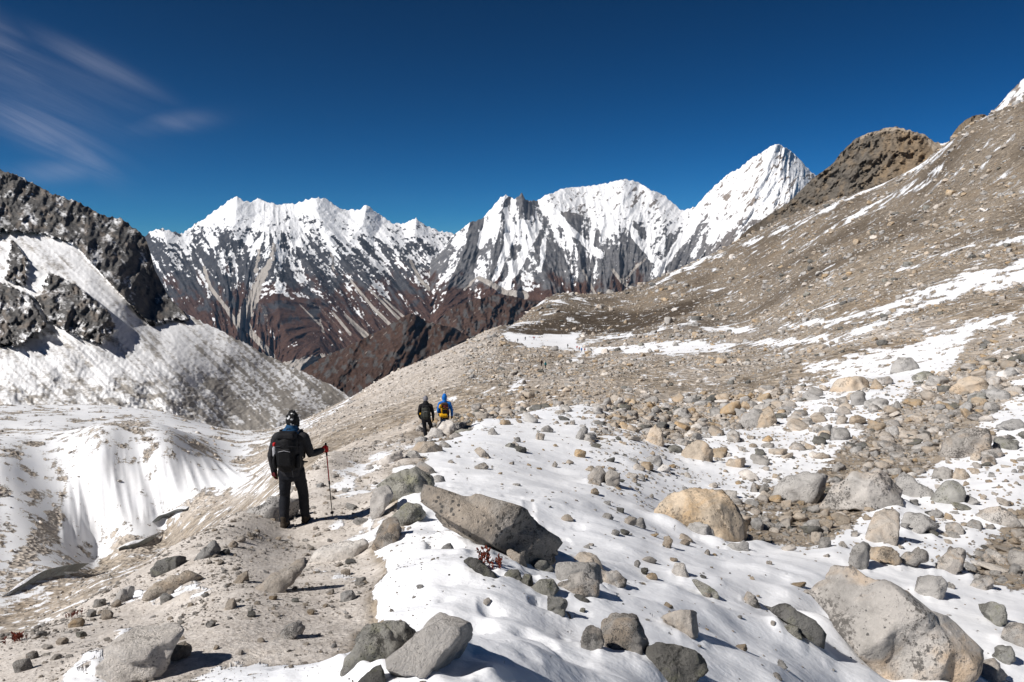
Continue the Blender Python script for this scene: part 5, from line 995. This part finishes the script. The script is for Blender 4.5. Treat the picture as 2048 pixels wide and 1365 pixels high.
def hand(parent, wr, dirv, side, palm_n, mat, curl=.35, grip=None, name='glove'):
    """glove with palm, four unequal bent fingers and a thumb; with grip = (point, axis) the fingers close round that axis"""
    W = Vector(wr); d = Vector(dirv).normalized(); n = Vector(palm_n).normalized(); n = (n - d * n.dot(d)).normalized(); s = d.cross(n).normalized() * side
    def f(bm):
        loft(bm, [(*(W - d * .035), .042, .036), (*W, .036, .030), (*(W + d * .03), .044, .022), (*(W + d * .085), .046, .020)], 12)
        for i, (o, L) in enumerate([(-.034, .062), (-.011, .074), (.012, .069), (.034, .052)]):
            p = W + d * .085 + s * o; ang = 0.0; ch = [(*p, .0125, .0125)]
            if grip:
                G, ax = Vector(grip[0]), Vector(grip[1]).normalized(); base = G + ax * (o * 1.0); r0 = p - base; r0 = r0 - ax * r0.dot(ax); e1 = r0.normalized(); e2 = ax.cross(e1) * (1 if side > 0 else -1); rr = .026
                for t in (40, 110, 180, 245): a = math.radians(t); q = base + (e1 * math.cos(a) + e2 * math.sin(a)) * rr; ch.append((*q, .0115, .0115))
            else:
                q = p
                for j, fr in enumerate((.42, .32, .26)): ang += curl * (1.0 + .35 * j); q = q + (d * math.cos(ang) + n * math.sin(ang)) * L * fr; ch.append((*q, .0118 - .0008 * j, .0118 - .0008 * j))
            loft(bm, ch, 8)
        b = W + d * .03 - s * .036; t1 = b + (d * .55 - s * .6 + n * .35) * .04; t2 = t1 + (d * .85 - s * .05 + n * .5) * .032
        loft(bm, [(*b, .0165, .0165), (*t1, .0145, .0145), (*t2, .012, .012)], 8)
    return build(name, f, mat, parent)
def backpack(label, loc, rz, scale, main, lid, pocket, strap, extra=None, lean=0.0):
    root = bpy.data.objects.new('backpack', None); COL.objects.link(root); root.location = loc; root.rotation_euler = (0, 0, rz); root.scale = (scale,) * 3; root.empty_display_size = .1; tag(root, label, 'backpack')
    build('main_body', lambda bm: (loft(bm, [(0, -.235, .98, .140, .09), (0, -.25, 1.06, .160, .108), (0, -.25, 1.22, .168, .112), (0, -.24, 1.38, .160, .105), (0, -.225, 1.44, .14, .09)], 20)), main, root, .014, 4, .005, 5)
    build('lid', lambda bm: rbox(bm, (0, -.225, 1.465), (.30, .235, .10), .045, 4, None, .82), lid, root, .012, 3, .004, 9)
    fp = build('front_pocket', lambda bm: rbox(bm, (0, -.355, 1.16), (.215, .07, .27), .03, 3, None, .85), pocket, root, .010, 3, .003, 2)
    build('zip', lambda bm: loft(bm, [(-.085, -.388, 1.25, .004), (0, -.394, 1.27, .004), (.085, -.388, 1.25, .004)], 6), 'silver' if extra != 'plain' else strap, fp)
    for s in (-1, 1):
        build('side_pocket', lambda bm: loft(bm, [(s * .165, -.25, 1.0, .035, .07), (s * .172, -.25, 1.10, .038, .075), (s * .165, -.25, 1.17, .025, .065)], 12), pocket, root)
        build('shoulder_strap', lambda bm: loft(bm, [(s * .10, -.15, 1.44, .032, .012), (s * .125, -.06, 1.505, .034, .012), (s * .135, .06, 1.485, .034, .012), (s * .135, .15, 1.38, .034, .012), (s * .15, .155, 1.22, .03, .011), (s * .175, .06, 1.06, .018, .008), (s * .15, -.14, 1.03, .018, .008)], 10), strap, root)
        build('compression_strap', lambda bm: loft(bm, [(s * .06, -.372, 1.33, .009, .004), (s * .15, -.31, 1.31, .009, .004), (s * .178, -.22, 1.30, .009, .004), (s * .15, -.14, 1.30, .009, .004)], 6), strap, root)
        build('loose_strap', lambda bm: loft(bm, [(s * .10, -.34, .99, .008, .003), (s * .105, -.345, .93, .008, .003), (s * .115, -.34, .86, .007, .003)], 6), strap, root)
    build('hip_belt', lambda bm: loft(bm, [(-.10, -.16, 1.0, .045, .014), (-.185, -.08, 1.0, .045, .016), (-.20, .03, 1.0, .04, .014), (-.12, .145, .99, .028, .01), (0, .165, .985, .022, .008), (.12, .145, .99, .028, .01), (.20, .03, 1.0, .04, .014), (.185, -.08, 1.0, .045, .016), (.10, -.16, 1.0, .045, .014)], 10), strap, root)
    build('haul_loop', lambda bm: loft(bm, [(-.03, -.125, 1.50, .007), (-.02, -.13, 1.54, .007), (.02, -.13, 1.54, .007), (.03, -.125, 1.50, .007)], 6), strap, root)
    return root
def on_ground(u, v):
    p = hit(u, v); return p
POSE1 = dict(hd=(.03, .03, 1.635), lsh=(-.205, 0, 1.385), lel=(-.285, -.02, 1.12), lwr=(-.275, .05, .875), lha=(-.27, .07, .80), rsh=(.205, 0, 1.385), rel=(.285, .05, 1.12), rwr=(.395, .26, 1.125), rha=(.44, .30, 1.13),
             lhi=(-.088, 0, .88), lkn=(-.125, .05, .48), lan=(-.125, -.03, .10), rhi=(.092, .01, .88), rkn=(.125, .17, .49), ran=(.125, .24, .10))
p1 = on_ground(586, 1056); base1 = Vector((p1[0], p1[1], float(min(gz(p1[0] - .125, p1[1]), gz(p1[0] + .125, p1[1] + .24)))))
S1 = 1.0
h1 = person('', base1, 0.0, POSE1, 'charcoal', 'trouser', 'flaps', 'hat', S1, 'deep_blue', voxel=.013)
tag(h1, 'near hiker in black seen from behind, patterned hat and blue scarf, holding a pole', 'person')
POLE_T, POLE_B = Vector((.452, .315, 1.20)), Vector((.52, .36, .0))
POLE_B.z = float(gz(base1.x + POLE_B.x, base1.y + POLE_B.y)) - base1.z
ax = (POLE_T - POLE_B).normalized()
hand(h1, POSE1['rwr'], (.32, .5, .02), 1, (.5, -.3, 0), 'red', grip=(POLE_B + ax * (1.135 - POLE_B.z) / ax.z, ax))
lg = hand(h1, POSE1['lwr'], (.02, .10, -1), -1, (.9, .1, 0), 'maroon', .30)
build('glove_tip', lambda bm: loft(bm, [(-.268, .062, .80, .040, .024), (-.264, .068, .765, .036, .022)], 10), 'green', lg)
build('cuff', lambda bm: loft(bm, [(-.277, .045, .90, .05, .05), (-.275, .052, .86, .05, .048)], 12), 'black', lg)
bp1 = backpack('large black backpack worn by the near hiker', base1 + Vector((0, .03, .0)), 0.0, 1.0, 'pack', 'black', 'pack', 'charcoal')
bt = build('bottle', lambda bm: loft(bm, [(-.185, -.22, 1.16, .032), (-.187, -.22, 1.27, .032), (-.187, -.22, 1.29, .022)], 12), 'silver', bp1); build('bottle_cap', lambda bm: loft(bm, [(-.187, -.22, 1.31, .026), (-.187, -.22, 1.335, .026)], 12), 'red', bt)
pole = bpy.data.objects.new('trekking_pole', None); COL.objects.link(pole); pole.location = base1 + POLE_B; tag(pole, 'red and black trekking pole in the near hiker\'s right hand', 'pole')
vec = POLE_T - POLE_B
def pp(t, r): q = vec * t; return (q.x, q.y, q.z, r)
build('shaft', lambda bm: loft(bm, [pp(.03, .006), pp(.5, .008)], 8), 'black', pole); build('upper_shaft', lambda bm: loft(bm, [pp(.48, .0095), pp(.86, .0095)], 8), 'red', pole)
build('grip', lambda bm: loft(bm, [pp(.86, .014), pp(.92, .017), pp(.98, .019), pp(1.02, .016)], 10), 'black', pole); build('tip', lambda bm: loft(bm, [pp(-.01, .003), pp(.035, .006)], 8), 'silver', pole)
build('basket', lambda bm: loft(bm, [pp(.075, .026), pp(.082, .026)], 12), 'black', pole); build('lock', lambda bm: loft(bm, [pp(.47, .014), pp(.51, .014)], 8), 'charcoal', pole)
build('wrist_strap', lambda bm: loft(bm, [pp(1.0, .004), (vec.x - .03, vec.y - .02, vec.z - .05, .004), (vec.x - .04, vec.y - .03, vec.z - .12, .004)], 6), 'black', pole)

POSE2 = dict(hd=(.0, .03, 1.635), lsh=(-.205, 0, 1.385), lel=(-.27, -.03, 1.10), lwr=(-.23, .10, .90), lha=(-.21, .15, .86), rsh=(.205, 0, 1.385), rel=(.285, .0, 1.10), rwr=(.29, .04, .86), rha=(.29, .05, .78),
             lhi=(-.085, 0, .88), lkn=(-.05, .12, .50), lan=(-.02, .10, .10), rhi=(.09, .0, .88), rkn=(.19, .20, .56), ran=(.24, .30, .22))
q2 = P(852, 873, 31.5); b2 = Vector((q2[0], q2[1], float(gz(q2[0], q2[1]))))
h2 = person('', b2, 0.08, POSE2, 'black', 'trouser', 'beanie', 'grey_knit', 1.0, 'black', voxel=.018)
tag(h2, 'hiker in black with a grey beanie, left of the pair on the ridge', 'person')
hand(h2, POSE2['rwr'], (.02, .08, -1), 1, (-.9, .1, 0), 'black'); hand(h2, POSE2['lwr'], (.2, .4, -.4), -1, (.9, .1, 0), 'black')
bp2 = backpack('olive grey backpack of the hiker in the grey beanie', b2 + Vector((0, .03, 0)), .08, .96, 'olive', 'black', 'olive', 'black')
build('orange_pouch', lambda bm: rbox(bm, (-.215, -.16, 1.13), (.07, .07, .085), .025, 3), 'yellow', bp2)
POSE3 = dict(POSE2, rel=(.30, -.02, 1.10), rwr=(.30, .02, .86), rha=(.30, .03, .78), lkn=(-.10, .06, .49), lan=(-.10, .0, .10), rkn=(.10, .12, .49), ran=(.10, .14, .10))
q3 = P(889, 786, 33.0); z3 = float(gz(q3[0], q3[1])); b3 = Vector((q3[0], q3[1], z3))
h3 = person('', b3, .12, POSE3, 'blue', 'trouser', 'hood', 'blue', 1.0, None, voxel=.018)
tag(h3, 'hiker in a bright blue hooded jacket behind the pale boulder', 'person')
hand(h3, POSE3['rwr'], (.02, .08, -1), 1, (-.9, .1, 0), 'black'); hand(h3, POSE3['lwr'], (.2, .4, -.4), -1, (.9, .1, 0), 'black')
bp3 = backpack('yellow and dark backpack of the hiker in blue', b3 + Vector((-.06, .03, -.03)), .30, .98, 'maroon', 'brown', 'pack', 'yellow', 'plain')
build('roll_mat', lambda bm: loft(bm, [(-.20, -.30, 1.34, .062), (-.19, -.33, 1.42, .062)], 14), 'yellow', bp3); build('yellow_panel', lambda bm: loft(bm, [(-.13, -.345, 1.12, .03, .018), (-.14, -.35, 1.30, .045, .018)], 10), 'yellow', bp3)
build('stuff_sack', lambda bm: loft(bm, [(-.16, -.32, 1.0, .095, .095), (.04, -.35, .98, .095, .095)], 14), 'yellow', bp3); build('belt_pouch', lambda bm: rbox(bm, (.19, -.1, 1.0), (.06, .1, .09), .025, 3), 'yellow', bp3)

# hikers far down the trail
def far_body(torso_m, leg_m, head_m, pack_m, stride):
    def f(bm):
        loft(bm, [(0, 0, .86, .18, .14), (0, 0, 1.1, .19, .15), (0, 0, 1.35, .22, .16), (0, 0, 1.46, .11, .1)]); loft(bm, [(0, .02, 1.5, .08, .09), (0, .02, 1.62, .10, .11), (0, .02, 1.71, .07, .08)])
        loft(bm, [(0, -.22, 1.0, .15, .11), (0, -.24, 1.25, .17, .12), (0, -.22, 1.48, .14, .1)])
        for s in (-1, 1): loft(bm, [(s * .21, 0, 1.38, .075), (s * .29, -.02, 1.1, .062), (s * .27, .1, .86, .05)]); loft(bm, [(s * .09, 0, .9, .11), (s * .11, s * stride, .5, .085), (s * .11, s * stride * .8, .1, .07), (s * .11, s * stride * .8 + .1, .05, .06)])
    o = build('person', f, leg_m, None, .03, 2); me = o.data
    for m in (torso_m, head_m, pack_m): me.materials.append(PM[m])
    for p in me.polygons:
        c = p.center; p.material_index = 2 if c.z > 1.5 else (3 if c.y < -.17 and c.z > .9 else (1 if c.z > .86 else 0))
    return o
FAR = [(1083, 733, 'brown', 'black', 'black', 'black', 'far hiker in dark brown, left of the pair where the trail bends'), (1091, 737, 'teal', 'black', 'black', 'teal', 'far hiker in teal, right of the pair where the trail bends'), (1154, 699.5, 'red', 'black', 'black', 'red', 'leftmost red-clad hiker of the distant group of four'),
       (1158.5, 702, 'black', 'black', 'orange', 'pink', 'dark hiker with a pale load in the distant group of four'), (1163, 704, 'blue', 'deep_blue', 'blue', 'blue', 'hiker in blue in the distant group of four'), (1169.5, 704, 'red', 'black', 'black', 'maroon', 'rightmost red-clad hiker of the distant group of four'), (1135.5, 696, 'black', 'black', 'black', 'olive', 'lone dark hiker left of the distant group of four'),
       (1035.5, 685, 'charcoal', 'black', 'black', 'charcoal', 'leftmost dark hiker on the distant snow flat'), (1050.5, 681, 'charcoal', 'black', 'black', 'black', 'middle dark hiker on the distant snow flat'), (1068, 680, 'maroon', 'black', 'red', 'red', 'hiker in red on the distant snow flat'), (1131, 706, 'brown', 'black', 'black', 'brown', 'dark crouched-looking hiker below the lone one on the trail')]
for i, (u, v, a, b, c, d, lab) in enumerate(FAR[:-1]):
    p = on_ground(u, v)
    o = far_body(a, b, c, d, [.16, -.14, .2, .1, -.18][i % 5]); o.location = p; o.rotation_euler = (0, 0, [.1, -.5, .4, .2, -.2][i % 5]); tag(o, lab, 'person', 'hikers far down the trail')

# ------------------------------------------------------------------ dry red plants
def plant(label, u, v, hpx, n, spread, seed):
    p = on_ground(u, v); mpp = p[1] / FPX; rng = np.random.default_rng(seed); root = bpy.data.objects.new('dry_plant', None); COL.objects.link(root); root.location = p; tag(root, label, 'plant'); root.empty_display_size = .05
    for i in range(n):
        h = hpx * mpp * rng.uniform(.6, 1.1); x, y = rng.normal(0, spread * mpp, 2); lx, ly = rng.normal(0, .18 * h, 2); z0 = float(gz(p[0] + x, p[1] + y)) - p[2] - .01
        def f(bm):
            loft(bm, [(x, y, z0, .035 * h), (x + lx * .5, y + ly * .5, z0 + h * .55, .03 * h), (x + lx, y + ly, z0 + h, .022 * h)], 5)
            for j in range(9):
                t = rng.uniform(.35, 1.05); a = rng.uniform(0, 6.28); q = Vector((x + lx * t, y + ly * t, z0 + h * t)); loft(bm, [(*q, .035 * h), (*(q + Vector((math.cos(a), math.sin(a), .5)) * h * .12), .065 * h), (*(q + Vector((math.cos(a), math.sin(a), .8)) * h * .2), .03 * h)], 5)
        build('stalk', f, PM['dried'], root)
PM['dried'] = mat_plain('dried_stalk', (.13, .032, .020), .9, 30, .5)
plant('dark red dry plant in the snow left of the large slab', 976, 1128, 30, 9, 9, 5)
plant('small red dry plant just below the taller red one', 992, 1134, 18, 6, 5, 6)
plant('low rust-coloured plant at the left edge', 40, 1282, 20, 14, 14, 7)
plant('sprig of rust-coloured plant among stones at left', 150, 1232, 12, 10, 12, 8)

# ------------------------------------------------------------------ ice cliffs of the glacier
def mat_ice():
    k = NT('glacier_ice'); p = k.pos(); n = k.noise(k.scaled(p, (.6, .6, 4.0)), .8, 6, .6); n2 = k.noise(p, 3.5, 5, .6)
    c = k.mix(k.rng(n, .3, .7), (.16, .19, .19), (.42, .45, .45)); c = k.mix(k.rng(n2, .5, .65), c, (.24, .22, .19)); nz = k.n('ShaderNodeSeparateXYZ'); k.l(k.n('ShaderNodeNewGeometry').outputs['Normal'], nz.inputs[0]); c = k.mix(k.rng(k.math('ADD', nz.outputs[2], k.rng(n2, .3, .7, -.3, .3)), .35, .55), c, (.85, .86, .89)); return k.fin(c, .35, k.bump(k.math('ADD', n, n2), .4, .7), .5)
ICE = mat_ice()
def ice_cliff(label, line, hpx, thick):
    pts = [on_ground(u, v) for u, v in line]; D = np.mean([p[1] for p in pts]); vs, fs = [], []; n = 36; L_ = np.linspace(0, 1, n); tt = np.linspace(0, 1, len(pts))
    base = np.stack([np.interp(L_, tt, [p[i] for p in pts]) for i in range(3)], 1)
    for i in range(n):
        hgt = hpx * D / FPX * math.sin(math.pi * min(max(L_[i], .04), .96)) ** .6 * (1 + .2 * math.sin(9 * L_[i])); b = base[i]; out = np.array([0, -1, 0]) * thick
        prof = [b + np.array([0, thick * 1.6, -1.0]), b + np.array([0, thick * .5, -.6]), b + out * .1 + np.array([0, 0, hgt * .1]), b + out * .25 + np.array([0, 0, hgt * .35]), b + out * .6 + np.array([0, 0, hgt * .7]), b + out * .9 + np.array([0, 0, hgt * .95]), b + out * .7 + np.array([0, 0, hgt * 1.05]), b - out * .6 + np.array([0, 0, hgt * 1.02]), b - out * 2.5 + np.array([0, 0, hgt * .55])]
        vs += [q + .12 * thick * np.array([0, perlin(np.array([i * .4]), np.array([j * .7]), 5)[0], 0]) for j, q in enumerate(prof)]
    m = len(prof); fs = grid_faces(n, m); o = mesh_np('ice_cliff', np.array(vs), fs, ICE, True); o.data.flip_normals(); return tag(o, label, 'ice cliff')
ice_cliff('dark curved ice cliff at the left edge of the glacier', [(14, 1192), (60, 1168), (100, 1155), (135, 1150), (160, 1143)], 15, 1.1)
ice_cliff('small dark ice ledge at the foot of the snow bowl', [(306, 1045), (325, 1036), (350, 1026), (376, 1018)], 9, .9)
ice_cliff('grey dirty ice lip below the snow bowl', [(238, 1098), (262, 1097), (288, 1088), (316, 1074)], 11, 1.0)

# ------------------------------------------------------------------ the air between: faint haze over the far ranges
def haze_box():
    bm = bmesh.new(); bmesh.ops.create_cube(bm, size=1.0); me = bpy.data.meshes.new('haze'); bm.to_mesh(me); bm.free(); o = bpy.data.objects.new('haze', me); COL.objects.link(o)
    zlo, zhi = 1e9, -1e9
    for q in list(COL.objects):
        if q.type == 'MESH' and q is not o and len(q.data.vertices) > 2000 and q.get('kind') == 'structure':
            co = np.empty(len(q.data.vertices) * 3, np.float32); q.data.vertices.foreach_get('co', co); z = co[2::3]; zlo, zhi = min(zlo, z.min()), max(zhi, z.max())
    x0, x1, y0, y1 = -14000., 14000., -200., 19000.; z0, z1 = zlo - 1.0, zhi + 30.0
    o.scale = (x1 - x0, y1 - y0, z1 - z0); o.location = ((x0 + x1) / 2, (y0 + y1) / 2, (z0 + z1) / 2)
    m = bpy.data.materials.new('haze'); m.use_nodes = True; nt = m.node_tree; nt.nodes.clear(); out = nt.nodes.new('ShaderNodeOutputMaterial'); v = nt.nodes.new('ShaderNodeVolumePrincipled')
    v.inputs['Color'].default_value = (.32, .60, 1.0, 1); v.inputs['Density'].default_value = HAZE; v.inputs['Anisotropy'].default_value = .2; nt.links.new(v.outputs[0], out.inputs['Volume']); me.materials.append(m)
    tag(o, kind='stuff'); return o
HAZE = 1.0e-5
haze_box()
sc.cycles.volume_bounces = 0
